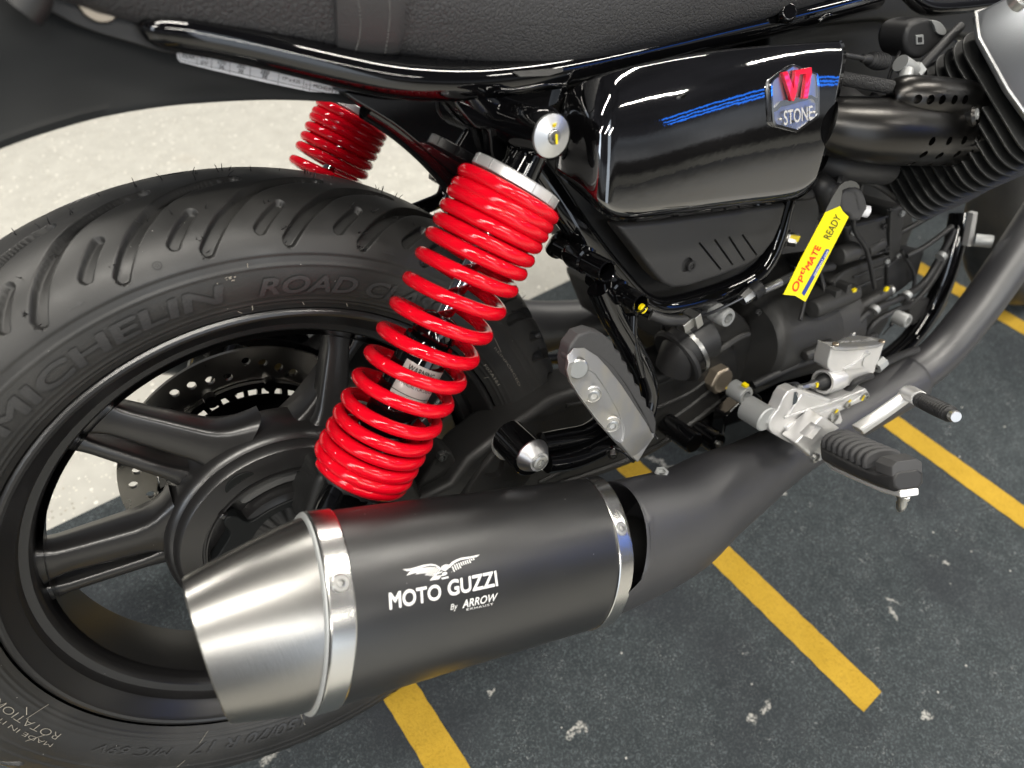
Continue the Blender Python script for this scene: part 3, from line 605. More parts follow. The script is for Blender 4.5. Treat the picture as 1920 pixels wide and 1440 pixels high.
# warning label wrapped round the damper
mb = MB(); seg = 24
def lab(u, v, lift): p_ = math.radians(150 - u * 112); return sat(sS0 + .066 + v * .033) + (.0192 + lift) * (math.cos(p_) * se1 + math.sin(p_) * NEG)
mb.add([lab(i / seg, j, .0003) for j in (0, 1) for i in range(seg + 1)], [(i, i + 1, seg + 2 + i, seg + 1 + i) for i in range(seg)])
lb = build('warning_label', mb, 'silverlabel', sh1, angle=180)
mb = MB()
def labtext(s, u0, u1, v0, v1, bold=0):
    v, f = text2d(s, bold, 0, 1); W = v[:, 0].max(); mb.add([lab(u0 + (u1 - u0) * x / W, v0 + (v1 - v0) * y, .0006) for x, y in v], f)
labtext('WARNING', .10, .66, .80, .94, .02); labtext('MANUAL FOR DISPOSAL', .08, .92, .46, .555); labtext('SEE REPAIR', .06, .80, .12, .21); labtext('HIGH PRESSURE GAS. SEE', .08, .92, .60, .69)
for v_ in (.745, .27): mb.add([lab(i / seg, v_ + d_, .0005) for d_ in (0, .018) for i in range(seg + 1)], [(i, i + 1, seg + 2 + i, seg + 1 + i) for i in range(seg)])
build('warning_print', mb, 'ink', sh1, angle=180)
# lower fork of the damper
mb = MB(); lathe(mb, sat(sS0 - .020), -sa, [(0, 0), (0, .0195), (.012, .0200), (.045, .0165), (.075, .0160), (.075, 0)], 32, caps=False); build('lower_fork', mb, 'gloss', sh1)
def dup(o, parent, shift):
    c = o.copy(); COL.objects.link(c); c.parent = parent; c.location = Vector(o.location) + Vector(shift)
    for ch in list(o.children): dup(ch, c, (0, 0, 0))
    return c
dup(sh1, ROOT, (0, .316, 0))
# upper mount: boss on the frame, silver cap and bolt
mb = MB(); cyl(mb, 1037, 257, -.1795, -.095, .0150, .0150); cyl(mb, 1022, 247, -.1665, -.1630, .0158); boss = build('shock_mount', mb, 'gloss', ROOT, angle=40)
mb = MB(); c0 = P(1040, 257, -.186); lathe(mb, c0 + EY * .0065, NEG, [(0, .0122), (.0012, .0134), (.0034, .0134), (.0058, .0054), (.0060, .0048), (.0052, .0043)], 48, caps=False)
lathe(mb, c0 + EY * .0065, NEG, [(.0052, .0044), (.0052, .0)], 48, caps=False); build('mount_cap', mb, 'turned', boss, angle=20)
mb = MB(); capscrew(mb, c0 + EY * .0024, NEG, .0044, .0030); build('cap_screw', mb, 'zinc', boss)
mb = MB(); box(mb, c0 + np.array([.0006, -.0003 + .0012, .0062]), EX, unit((0, 1, .55)), unit((0, -.55, 1)), .0026, .0006, .0046); box(mb, c0 + np.array([.0004, -.0014, -.0012]), EX, EY, EZ, .0014, .0008, .0060); build('paint_mark', mb, 'ypaint', boss)

# ------------------------------------------------------------------ frame tubes
YF = -.118
mb = MB()
rail = [(284, 48, -.113), (294, 52, -.118), (340, 60, -.121), (420, 75, -.122), (520, 97, -.123), (620, 121, -.124), (720, 142, -.124), (800, 150, -.124), (870, 151, -.123), (940, 146, -.121), (1040, 132, -.118), (1180, 102, -.115), (1340, 64, -.112), (1500, 27, -.11), (1640, -8, -.108)]
tube(mb, [P(*q) for q in rail], [.005, .0092, .0104, .0106, .0110, .0116, .0124, .0128, .0130, .0130, .0128, .0122, .0122, .0122, .0122], 22, smooth=5)
fr = build('frame', mb, 'gloss', ROOT, angle=50)
def fr_part(name, pts, r, Y=YF, m='gloss', sm=7, seg=18, parent=None):
    mb = MB(); tube(mb, [tup(p, Y) for p in pts], r, seg, smooth=sm); return build(name, mb, m, parent or fr, angle=50)
# loop round the lower side cover
fr_part('frame_tube', [(985, 290, -.105), (1030, 352, -.108), (1075, 420), (1130, 492), (1180, 548), (1208, 570), (1240, 578), (1290, 569), (1360, 546), (1410, 520), (1440, 488), (1460, 445), (1474, 395), (1486, 350), (1496, 300)], [.0115] * 9 + [.0105, .0095, .008, .0068, .0065, .0065])
fr_part('frame_tube', [(1490, 772, -.105), (1560, 735, -.115), (1640, 690, -.12), (1702, 640, -.12), (1745, 582, -.12), (1772, 520, -.118), (1790, 455, -.11), (1800, 400, -.10)], .0135)
fr_part('frame_tube', [(1400, 800, -.09), (1480, 758, -.10), (1560, 722, -.105), (1640, 678, -.11)], .0085)
# rear gusset between the rail and the shock boss
mb = MB(); plate(mb, [(640, 172), (720, 182), (800, 182), (862, 175), (905, 180), (950, 176), (990, 196), (1010, 240), (985, 290), (940, 318), (892, 330), (868, 338), (840, 318), (790, 276), (735, 232)], -.112, .030, sm=3)
build('gusset', mb, 'gloss', fr, bevel=.006, bseg=4)
mb = MB(); plate(mb, [(845, 178, -.126), (900, 165, -.128), (950, 168, -.128), (1010, 160, -.126), (1058, 160, -.122), (1066, 175, -.122), (1040, 200, -.125), (990, 215, -.128), (962, 240, -.128), (950, 300, -.125), (925, 300, -.124), (915, 245, -.127), (890, 240, -.126)], -.126, .012, sm=3)
build('gusset', mb, 'gloss', fr, bevel=.0035, bseg=3)
fr_part('frame_tube', [(868, 158, -.119), (905, 196, -.116), (950, 236, -.113), (1000, 262, -.110)], [.0125, .0135, .014, .014], sm=6)
fr_part('weld_bead', [(948, 206, -.1300), (958, 236, -.1310), (972, 262, -.1310), (990, 282, -.129)], .0034, sm=5, seg=12)
fr_part('weld_bead', [(905, 168, -.131), (960, 170, -.132), (1015, 160, -.130), (1060, 158, -.126)], .0022, sm=5, seg=8)
fr_part('frame_tube', [(690, 195, -.098), (745, 232, -.098), (800, 280, -.098), (845, 330, -.098), (880, 375, -.098), (960, 400, -.09)], .0105, sm=6)
# white etched number plate under the seat edge
mb = MB(); plate(mb, [(960, 134, -.1335), (1056, 127, -.131), (1056, 134, -.1325), (1030, 142, -.135), (975, 144, -.1362)], -.134, .001); build('number_label', mb, 'engine', fr)
# boss and lever on the far side, seen through the gap behind the tyre
mb = MB(); tube(mb, [P(822, 322, .06), P(852, 342, .045)], .0105, 18); tube(mb, [P(838, 345, .06), P(828, 372, .06), P(795, 388, .06), P(760, 402, .06)], .0075, 14, smooth=5); build('far_side_peg_arm', mb, 'gloss', fr)
mb = MB(); lathe(mb, P(815, 318, .065), unit((.7, -.2, -.7)), [(0, 0), (0, .0105), (.008, .0105), (.008, 0)], 20, caps=False); build('rubber_stop', mb, 'greybolt', fr)

# ------------------------------------------------------------------ rear mudguard
low = cr([(-180, 360), (-90, 318), (0, 279), (90, 247), (190, 219), (300, 200), (400, 191), (490, 187), (570, 188), (640, 193), (700, 204), (760, 226)], 5)
hi = cr([(-200, -60), (-110, -60), (-20, -60), (80, -55), (180, -45), (300, -20), (400, 20), (480, 60), (560, 90), (640, 115), (700, 140), (760, 165)], 5)
YM = -.092; mb = MB(); rings = []
for (x, y), (u, v) in zip(low, hi):
    a, b = P(x, y, YM), P(u, v, YM); o_ = unit(a - b) 
    near = [a + EY * .006 - o_ * .0025, a - EY * .0018 - o_ * .000, a - EY * .0022 - o_ * .0040, a - o_ * .0075, b + (a - b) * .5, b, b + EY * .012 + EZ * .016]
    mir = [np.array([p[0], -p[1], p[2]]) for p in near[::-1]]
    inner = [np.array([p[0], p[1] * .96, p[2] - .004]) for p in (mir[1], near[5])]
    rings.append(near + mir + [np.array([near[0][0], -near[0][1] - .004, near[0][2] + .002])] + [np.array([q_[0], q_[1], q_[2]]) for q_ in ((b[0], -YM * .9, b[2] + .008), (b[0], YM * .9, b[2] + .008))] + [np.array([near[0][0], near[0][1] + .004, near[0][2] + .002])])
loft(mb, rings); mg = build('rear_mudguard', mb, 'fender', ROOT, angle=40)
mb = MB(); pts = [(330, 96), (333, 110), (338, 116), (400, 132), (500, 155), (600, 176), (684, 193), (690, 190), (690, 150), (560, 110), (420, 80), (340, 70)]
plate(mb, pts, YM - .0013, .0004); lab_o = build('tyre_pressure_label', mb, 'label', mg, angle=20)
mb = MB()
def fl_text(s, px, py, h, ln, slope=.226, bold=0):
    v, f = text2d(s, bold, 0, 0); W = v[:, 0].max(); ux, uy = math.cos(math.atan(slope)), math.sin(math.atan(slope))
    for x, y in [(0, 0)]: pass
    q = [P(px + ux * ln * x / W + uy * h * y * .6, py + uy * ln * x / W - ux * h * y, YM - .0018) for x, y in v]; mb.add(q, f)
def fl_line(p, q, wd=.7):
    d = unit(np.array([q[0] - p[0], q[1] - p[1]])); n = np.array([-d[1], d[0]]) * wd / 2
    mb.add([P(p[0] + s * n[0], p[1] + s * n[1], YM - .0017) for s in (-1, 1)] + [P(q[0] + s * n[0], q[1] + s * n[1], YM - .0017) for s in (1, -1)], [(0, 1, 2, 3)])
fl_text('REAR', 342, 108, 8, 24, .14); fl_text('psi', 377, 119, 8, 12); fl_text('kPa', 376, 109, 7, 14); fl_text('250', 407, 118, 8, 17); fl_text('36', 410, 128, 8, 10); fl_text('260', 444, 126, 8, 16); fl_text('38', 446, 136, 8, 10)
fl_text('260', 488, 137, 8, 17); fl_text('38', 491, 146, 8, 10); fl_text('17" x 4.25', 530, 150, 7, 33); fl_text('TL', 571, 160, 6, 6, 1.4); fl_text('MICHELIN', 588, 164, 7, 36); fl_text('150/70 R17', 629, 176, 7, 42)
fl_text('(2)', 652, 168, 6, 10)
for x0, y0, y1 in ((370, 98, 122), (397, 100, 129), (431, 112, 137), (469, 122, 146), (522, 138, 158), (569, 150, 169), (581, 153, 172), (623, 162, 181)): fl_line((x0 + 1, y0), (x0 - 1, y1))
for k in range(8): x = 338 + k * 43; fl_line((x, 112.5 + (k * 43) * .2255), (x + 43, 112.5 + (k + 1) * 43 * .2255), .8)
fl_line((336, 98), (338, 112), .7); fl_line((623, 168), (690, 183), .7)
build('label_print', mb, 'ink', mg, angle=180)
# tail bracket with its bronze washer
mb = MB(); plate(mb, [(60, -40), (75, 5), (130, 40), (185, 62), (240, 78), (320, 100), (350, 90), (300, 40), (280, -30)], -.110, .014, sm=4); tb = build('tail_bracket', mb, 'blkrub', ROOT, bevel=.003, bseg=3)
mb = MB(); lathe(mb, P(184, 2, -.114), NEG, [(0, 0), (0, .0092), (.0012, .0096), (.0024, .0090), (.0024, .0055)], 40, caps=False); build('washer', mb, 'grommet', tb)
mb = MB(); lathe(mb, P(184, 1, -.1155), NEG, [(0, .0052), (.0035, .0046), (.0042, .0036), (.0042, .0024), (.001, .0022), (.001, 0)], 24, caps=False); build('washer_bolt', mb, 'zinc', tb)
mb = MB(); tube(mb, [P(50, -60, -.13), P(58, -10, -.13), P(40, 20, -.13)], .009, 14, smooth=4); build('indicator_stalk', mb, 'blkrub', tb)

# ------------------------------------------------------------------ seat
def seat_loft(edge, Y0, bulge, steps=10):
    rings = []
    for x, y in edge:
        a = P(x, y, Y0); prof_ = [(Y0 + .03, .004), (Y0 + .012, -.0005), (Y0 + .003, .0), (Y0 - .004, .004), (Y0 - .010, .012), (Y0 - bulge * .75, .028), (Y0 - bulge, .045), (Y0 - bulge * .95, .062), (Y0 - bulge * .6, .080), (Y0 + .02, .094), (Y0 + .06, .1)]
        pr = [np.array([a[0], yy, a[2] + zz]) for yy, zz in prof_]; mi = [np.array([p[0], -p[1], p[2]]) for p in pr[::-1]]; rings.append(pr + mi)
    return rings
edge = cr([(-60, -60), (40, -25), (130, 4), (210, 30), (300, 52), (400, 72), (500, 86), (600, 96), (680, 101), (745, 106), (800, 114), (870, 124), (940, 131), (1010, 133), (1080, 128), (1160, 112), (1240, 92), (1330, 68), (1430, 40), (1540, 6), (1680, -40)], 5)
mb = MB(); loft(mb, seat_loft(edge, -.122, .024)); seat = build('seat', mb, 'seat', ROOT, angle=60)
e2 = cr([(632, 100), (660, 107), (700, 110), (738, 108), (752, 100)], 6)
mb = MB(); rr_ = seat_loft(e2, -.1255, .0262)
n_ = len(rr_); 
loft(mb, rr_); st = build('seat_strap', mb, 'seatflat', seat, angle=60)
mb = MB(); stt = bvh(st)
for xs in ([(672, 1), (676, 40), (674, 70), (666, 98)], [(730, 1), (731, 30), (728, 62), (722, 101)]):
    c = cr(xs, 12)
    for k in range(0, len(c) - 1, 2):
        pp = []
        for t_ in (0, .5, 1):
            q = c[k] + (c[k + 1] - c[k]) * t_ * 1.3; d = CAMR @ np.array([(q[0] - 960) / FPX, (q[1] - 720) / FPX, 1.]); h = stt.ray_cast(Vector(CAMC), Vector(unit(d)), 2)
            if h[0] is not None: pp.append(np.array(h[0]) - unit(d) * (.0002 if t_ == .5 else -.0003))
        if len(pp) == 3: tube(mb, pp, .00045, 6)
build('stitching', mb, 'thread', seat, angle=180)

mb = MB(); plate(mb, [(1066, 166), (1012, 300), (1062, 372), (1100, 430), (1212, 566), (1250, 574), (1300, 565), (1440, 480), (1500, 330), (1560, 100), (1300, 110)], -.082, .12); build('battery_box', mb, 'blkrub', ROOT, bevel=.003)
# ------------------------------------------------------------------ glossy side panel with its badge
def smst(x, a, b): t = np.clip((x - a) / (b - a), 0, 1); return t * t * (3 - 2 * t)
NU, NV = 64, 48
def curve_at(pts, n): 
    c = cr(pts, 12); d = np.r_[0, np.cumsum(np.linalg.norm(np.diff(c, axis=0), axis=1))]; t = np.linspace(0, d[-1], n); return np.c_[np.interp(t, d, c[:, 0]), np.interp(t, d, c[:, 1])]
top = curve_at([(1060, 174), (1105, 148), (1190, 122), (1320, 98), (1450, 84), (1580, 76)], NU)
bot = curve_at([(1040, 322), (1085, 362), (1128, 400), (1170, 416), (1250, 408), (1380, 391), (1490, 375), (1530, 346)], NU)
lft = curve_at([(1060, 174), (1052, 220), (1046, 270), (1040, 322)], NV); rgt = curve_at([(1580, 76), (1587, 104), (1576, 170), (1560, 245), (1530, 346)], NV)
pv = []
for i in range(NU):
    u = i / (NU - 1)
    for j in range(NV):
        v = j / (NV - 1)
        q = top[i] * (1 - v) + bot[i] * v + lft[j] * (1 - u) + rgt[j] * u - (top[0] * (1 - u) * (1 - v) + top[-1] * u * (1 - v) + bot[0] * (1 - u) * v + bot[-1] * u * v)
        fu = smst(u - .05 * v, -.06, .20); fv = .020 * (1 - (1 - v) ** 3.0) - .010 * smst(v, .93, 1.05)
        Y = -.122 - fv * (.4 + .6 * fu) - .024 * fu - .004 * math.sin(math.pi * u)
        pv.append(P(q[0], q[1], Y))
mb = MB(); mb.add(pv, [(i * NV + j, i * NV + j + 1, (i + 1) * NV + j + 1, (i + 1) * NV + j) for i in range(NU - 1) for j in range(NV - 1)])
panel = build('side_panel', mb, 'panel', ROOT, angle=180)
so = panel.modifiers.new('s', 'SOLIDIFY'); so.thickness = .0035; so.offset = -1
bpy.context.view_layer.update()
cN = panel.data.polygons[len(panel.data.polygons) // 2].normal
if cN.y > 0: so.offset = 1
ptree = bvh(panel)
def on_panel(pts, lift, tree=None):
    o = []
    for x, y in pts:
        d = unit(CAMR @ np.array([(x - 960) / FPX, (y - 720) / FPX, 1.])); h = (tree or ptree).ray_cast(Vector(CAMC), Vector(d), 2)
        o.append(np.array(h[0]) + np.array([0, -1, .15]) * lift)
    return np.array(o)
def raised(mb, pts, l0, l1, dens=0, tree=None):   # a traced shape standing proud of a surface
    v, f = polyfill(pts, dens); a = on_panel(v, l1, tree); mb.add(a, f)
    A, B = on_panel(pts, l0, tree), on_panel(pts, l1, tree); n = len(pts); mb.add(np.r_[A, B], [(i, (i + 1) % n, n + (i + 1) % n, n + i) for i in range(n)])
bd = lambda q: [(x / 8 + 1420, y / 8 + 90) for x, y in q]
hexo = bd([(510, 248), (640, 300), (860, 385), (882, 560), (884, 760), (882, 1000), (860, 1050), (560, 1262), (230, 1175), (185, 1110), (172, 900), (155, 620), (158, 520), (185, 470), (280, 390), (480, 255)])
mb = MB(); raised(mb, hexo, 0, .0022); badge = build('badge', mb, 'badge', panel, angle=30, bevel=.0004)
mb = MB()
def rim(mb, pts, wd, l0, l1, closed=True):
    q = np.array(pts, float); n = len(q); c = q.mean(0); inn = c + (q - c) * wd
    A, B = on_panel(q, l1), on_panel(inn, l1); A0, B0 = on_panel(q, l0), on_panel(inn, l0)
    mb.add(np.r_[A, B, A0, B0], [(i, (i + 1) % n, n + (i + 1) % n, n + i) for i in range(n)] + [(2 * n + i, 2 * n + (i + 1) % n, (i + 1) % n, i) for i in range(n)] + [(n + i, n + (i + 1) % n, 3 * n + (i + 1) % n, 3 * n + i) for i in range(n)])
rim(mb, hexo, .93, .0018, .0032)
raised(mb, bd([(190, 905), (240, 870), (300, 800), (410, 775), (440, 805), (500, 780), (540, 745), (660, 735), (760, 705), (830, 745), (880, 745), (880, 790), (820, 820), (770, 760), (660, 790), (560, 815), (430, 860), (310, 880), (255, 940), (215, 960), (190, 960)]), .0018, .0031)
build('badge_rim', mb, 'chrome', panel, angle=30)
mb = MB(); raised(mb, bd([(300, 370), (375, 350), (470, 610), (490, 335), (735, 290), (742, 380), (680, 760), (610, 765), (655, 392), (560, 405), (520, 650), (475, 800), (440, 790), (410, 700)]), .0020, .0052); build('badge_number', mb, 'redpaint', panel, angle=30, bevel=.0005)
mb = MB()
def text_px(mb, s, quad, tree, lift, bold=0, shear=0, dens=1, spacing=1):
    v, f = text2d(s, 0, shear, dens, spacing); W = v[:, 0].max()
    for k, (vv, ff) in enumerate(bolder(v, f, bold) if bold else [(v, f)]):
        q = quad2px(np.r_[vv, [[W, 0]]], quad)[:-1] if vv[:, 0].max() <= W else quad2px(vv * [W / vv[:, 0].max(), 1], quad); onto(mb, q, ff, tree, lift + k * .000012)
text_px(mb, 'STONE', bd([(345, 1155), (775, 1055), (770, 855), (340, 935)]), ptree, .0036, .02, 0)
for x, y in ((308, 1066), (810, 962)): raised(mb, bd([(x + 16 * math.cos(k * .785), y + 20 * math.sin(k * .785)) for k in range(8)]), .002, .0034)
build('badge_name', mb, 'silverlabel', panel, angle=180)

# ------------------------------------------------------------------ vented lower cover
YC = -.1235
mb = MB(); plate(mb, [(1158, 424), (1250, 414), (1380, 397), (1476, 381), (1466, 420), (1452, 452), (1432, 478), (1400, 500), (1345, 521), (1290, 538), (1262, 541), (1244, 533), (1228, 516), (1195, 472)], YC, .02)
lc = build('lower_cover', mb, 'plastic', ROOT, bevel=.004, bseg=4); apply(lc)
mb = MB()
for (x0, y0), (x1, y1) in (((1311, 455), (1352, 506)), ((1340, 449), (1374, 497)), ((1367, 444), (1396, 489)), ((1392, 440), (1419, 479))):
    a, b = P(x0, y0, YC), P(x1, y1, YC); c = (a + b) / 2; dd = unit(b - a); box(mb, c, dd, EY, np.cross(dd, EY), np.linalg.norm(b - a), .010, .0022)
cyl(mb, 1294, 499, YC - .004, YC + .004, .0072)
cut(lc, mb)
mb = MB(); capscrew(mb, P(1294, 498, YC + .0015), NEG, .0052, .0032); build('cover_screw', mb, 'blkrub', lc)
mb = MB(); plate(mb, [(1500, 345), (1530, 340), (1536, 400), (1520, 470), (1462, 478), (1478, 430)], -.100, .006); br = build('battery_bracket', mb, 'engine', ROOT, bevel=.001)
mb = MB(); hexhead(mb, P(1479, 448, -.108), unit((.5, -.85, -.1)), .0075, .009, .55); lathe(mb, P(1474, 446, -.102), unit((.5, -.85, -.1)), [(0, .0095), (.0025, .0095), (.0025, 0)], 20); build('bracket_nut', mb, 'zinc', br)
mb = MB(); box(mb, P(1490, 447, -.1155), unit((.4, 0, .9)), unit((.5, -.85, -.1)), EX, .006, .008, .003); build('paint_mark', mb, 'ypaint', br)

# ------------------------------------------------------------------ passenger footpeg and its bracket
mb = MB()
for px, py, y0, y1, r in ((1140, 510, -.170, -.105, .0090), (1203, 571, -.172, -.105, .0088)): 
    c = P(px, py, y0); lathe(mb, c, EY, [(.022, 0), (.022, r * .78), (.0006, r * .80), (0, r * .9), (.0008, r), (y1 - y0, r), (y1 - y0, 0)], 32, caps=False)
    c2 = P(px, py, y0) + EY * .026; lathe(mb, c2, EY, [(0, r), (.001, r * 1.22), (.018, r * 1.25), (.024, r * 1.05)], 28, caps=False)
tube(mb, [P(1124, 540, -.138), P(1146, 588, -.140), P(1180, 648, -.142), P(1209, 708, -.145), P(1214, 755, -.148), P(1194, 800, -.154), P(1145, 826, -.162), P(1105, 846, -.163), P(1068, 860, -.163), P(1025, 868, -.162)], [.0112, .0112, .0112, .0112, .0105, .0105, .0108, .0108, .0105, .0095], 20, smooth=6)
tube(mb, [P(1183, 590, -.142), P(1184, 625, -.146), P(1192, 665, -.15), P(1203, 705, -.154)], [.0070, .0055, .0050, .004], 14, smooth=5)
tube(mb, [P(1150, 760, -.150), P(1130, 790, -.152), P(1100, 812, -.155), P(1060, 822, -.156), P(1015, 830, -.156)], [.0098, .0098, .0098, .0100, .0095], 18, smooth=6)
tube(mb, [P(1090, 470, -.120), P(1120, 505, -.13), P(1160, 545, -.135), P(1195, 565, -.135)], .0085, 14, smooth=5)
tube(mb, [P(1075, 460, -.11), P(1055, 450, -.10), P(1040, 470, -.09)], .009, 14, smooth=4)
bk = build('passenger_peg_bracket', mb, 'gloss', ROOT, angle=45)
mb = MB(); c_ = P(1203, 571, -.1665) - EZ * .0032; lathe(mb, c_, NEG, [(0, 0), (0, .0042), (.003, .0040), (.0034, 0)], 16); build('paint_mark', mb, 'ypaint', bk)
mb = MB(); cyl(mb, 998, 862, -.182, -.145, .0165); build('silencer_mount', mb, 'gloss', bk)
mb = MB(); cyl(mb, 962, 832, -.147, -.140, .0178); build('mount_washer', mb, 'greybolt', bk)
mb = MB(); c0 = P(1012, 867, -.1975); lathe(mb, c0, EY, [(.0005, .0), (.0005, .0082), (0, .0086), (.0012, .0092), (.0100, .0148), (.0112, .0150), (.0118, .0140), (.0118, 0)], 48, caps=False); build('mount_cap', mb, 'turned', bk, angle=22)
mb = MB(); capscrew(mb, c0 + EY * .0012, NEG, .0066, .0030); build('cap_screw', mb, 'zinc', bk)
mb = MB(); plate(mb, [(953, 820), (972, 818), (1000, 850), (1004, 880), (988, 905), (968, 930), (920, 985), (850, 960), (905, 880)], -.138, .007); hp = build('hanger_plate', mb, 'cast', ROOT, bevel=.0015); apply(hp)
mb = MB(); plate(mb, cr([(948, 868), (958, 874), (956, 892), (948, 906), (930, 908), (922, 904), (932, 884)], 4, True), -.150, .03); cut(hp, mb)
# the peg: an aluminium arm folded up, rubber pad on its far face
def pegpt(x, y, Y): return P(x, y, Y)
outl = [(1059, 690), (1062, 668), (1075, 653), (1095, 652), (1120, 668), (1140, 690), (1165, 722), (1195, 768), (1216, 800), (1224, 820), (1200, 855), (1186, 860), (1155, 832), (1120, 793), (1085, 745), (1066, 715)]
inn = [(1063, 694), (1067, 682), (1079, 678), (1090, 682), (1104, 692), (1116, 700), (1136, 728), (1158, 768), (1170, 800), (1171, 815), (1168, 828), (1162, 830), (1150, 822), (1117, 784), (1086, 742), (1069, 714)]
ycl = lambda x, y: -.226 + .034 * ((x - 1060) / 165)
O_ = lambda dy, q: np.array([P(x, y, ycl(x, y) + dy) for x, y in q])
mb = MB(); loft(mb, [O_(.009, outl), O_(.005, outl), O_(-.001, inn), O_(.0008, [(1116 + (x - 1116) * .95, 755 + (y - 755) * .95) for x, y in inn])]); peg = build('passenger_footpeg', mb, 'cast_alu', ROOT, bevel=.0010, bseg=3)
mb = MB()
ax = unit(np.array([.034 / (165 * .00043), 0, 0])); nn = unit((-.30, -.93, .10))
for x, y, r in ((1111, 739, .0072), (1147, 795, .0076)):
    c = P(x, y, ycl(x, y) - .0022); lathe(mb, c, nn, [(-.002, r), (.0008, r), (.0014, r * .9), (.0002, r * .8), (-.0005, 0)], 28, caps=False)
    build('screw_recess', mb, 'cast_alu', peg); mb = MB()
mb = MB()
for x, y in ((1112, 741), (1147, 797)): mb = MB(); capscrew(mb, P(x, y, ycl(x, y) - .0010), nn, .0052, .0026); build('peg_screw', mb, 'zinc', peg)
mb = MB(); c = P(1083, 690, ycl(1083, 690) - .001); lathe(mb, c, nn, [(-.003, .0078), (.0018, .0078), (.0026, .0068), (.0026, 0)], 28, caps=False); build('pivot_pad', mb, 'zinc', peg)
mb = MB(); rub = [(1052, 700), (1048, 672), (1055, 640), (1072, 617), (1095, 609), (1118, 616), (1135, 630), (1142, 648), (1150, 650), (1154, 668), (1162, 670), (1166, 690), (1174, 692), (1178, 712), (1186, 714), (1190, 735), (1198, 738), (1200, 752), (1212, 762), (1217, 780), (1216, 806), (1208, 800), (1190, 760), (1160, 712), (1135, 680), (1110, 660), (1090, 651), (1072, 656), (1062, 676), (1060, 702)]
plate(mb, [(x + 14, y + 11, ycl(x, y) + .010) for x, y in rub], 0, .013); build('peg_rubber', mb, 'pegrub', peg, bevel=.0022, bseg=3)
mb = MB(); rub2 = [(1060, 700), (1058, 668), (1070, 648), (1092, 643), (1118, 655), (1146, 684), (1176, 728), (1212, 790), (1206, 806), (1180, 780)]
plate(mb, [(x + 4, y + 3, ycl(x, y) + .0085) for x, y in rub2], 0, .008); build('peg_rubber_lip', mb, 'pegrub', peg, bevel=.0015)
mb = MB(); plate(mb, [(1166, 836, -.196), (1205, 795, -.185), (1228, 818, -.185), (1214, 838, -.19), (1196, 868, -.196)], 0, .016); build('peg_clevis', mb, 'cast_alu', peg, bevel=.0012)
mb = MB(); tube(mb, [P(1208, 786, -.176), P(1216, 800, -.180), P(1232, 822, -.184)], .0014, 8); tube(mb, [P(1150, 838, -.176), P(1172, 850, -.178), P(1188, 866, -.18)], .0014, 8); build('peg_spring', mb, 'chrome', peg)
mb = MB(); hexhead(mb, P(1148, 846, -.172), unit((-.5, -.8, -.2)), .0048, .007); lathe(mb, P(1152, 840, -.170), unit((-.5, -.8, -.2)), [(0, .006), (.002, .006), (.002, 0)], 16); build('peg_pin', mb, 'zinc', peg)

# ------------------------------------------------------------------ silencers, link pipe and header
MA, MBp = np.array([0, -.23, .0836]), np.array([.2071, -.2274, -.0070]); ML = np.linalg.norm(MBp - MA); ma = (MBp - MA) / ML
side = unit(-EY + ma * (EY @ ma)); upv = np.cross(side, ma); upv *= np.sign(upv[2]); ro = .4713
K0, K1 = side * math.cos(ro) + upv * math.sin(ro), upv * math.cos(ro) - side * math.sin(ro)
def mring(s, sc=1.0, shear=0, add=0, off=(0, 0), n=96, e=1.784, hs=1.0):
    t = np.arange(n) * 2 * math.pi / n; c, sn = np.cos(t), np.sin(t)
    a = np.sign(c) * np.abs(c) ** (2 / e) * (.0418 * sc + add); b = np.sign(sn) * np.abs(sn) ** (2 / e) * (.065 * sc * hs + add)
    if e < 2:                        # keep the ends round
        pass
    return MA + ma * s + np.outer(a + off[0], K0) + np.outer(b + off[1], K1) + np.outer(shear * (b / .065 + .45 * a / .0418), ma)
def mirror(mb): m = MB(); m.v = [q * np.array([1, -1, 1]) for q in mb.v]; m.f = [tuple(q[::-1]) for q in mb.f]; m.n = mb.n; return m
def both(name, mb, m, par, **k):
    o = build(name, mb, m, par[0], **k); o2 = build(name, mirror(mb), m, par[1], **k); return [o, o2]
mb = MB(); loft(mb, [mring(s, 1) for s in np.linspace(-.010, ML + .012, 12)] ); mu = both('silencer', mb, 'muff', (ROOT, ROOT), angle=50)
mb = MB()
for s0, s1 in ((-.0168, 0.0), (ML, ML + .0165)):
    mb = MB(); loft(mb, [mring(s0, 1, add=-.001), mring(s0, 1, add=.0011), mring(s0 + .001, 1, add=.0015), mring(s1 - .001, 1, add=.0015), mring(s1, 1, add=.0011), mring(s1, 1, add=-.001)], caps=False); both('clamp_band', mb, 'clamp', mu, angle=12)
mb = MB(); loft(mb, [mring(-.0172, 1, add=-.0012), mring(-.0178, .99, add=.0018), mring(-.0190, .985, add=.0014), mring(-.0196, .96)], caps=False); both('end_weld', mb, 'greybolt', mu, angle=50)
CONE = dict(s=-.077, sc=.70, sh=-.019, off=(-.002, -.0105))
def cone_ring(t, add=0): return mring(-.0185 + (CONE['s'] + .0185) * t, .966 + (CONE['sc'] - .966) * t ** 1.22, CONE['sh'] * t, add, (CONE['off'][0] * t, CONE['off'][1] * t), e=1.784 + .35 * t)
mb = MB(); rg_ = [cone_ring(t) for t in (0, .015, .04)] + [cone_ring(t) for t in np.linspace(.08, .985, 16)] + [cone_ring(.995, -.0006), cone_ring(1.0, -.0020), cone_ring(.99, -.0045), cone_ring(.9, -.009), cone_ring(.3, -.012)]
loft(mb, rg_, caps=True); both('end_cone', mb, 'steel', mu, angle=40)
mb = MB(); tr = bvh(mu[0])
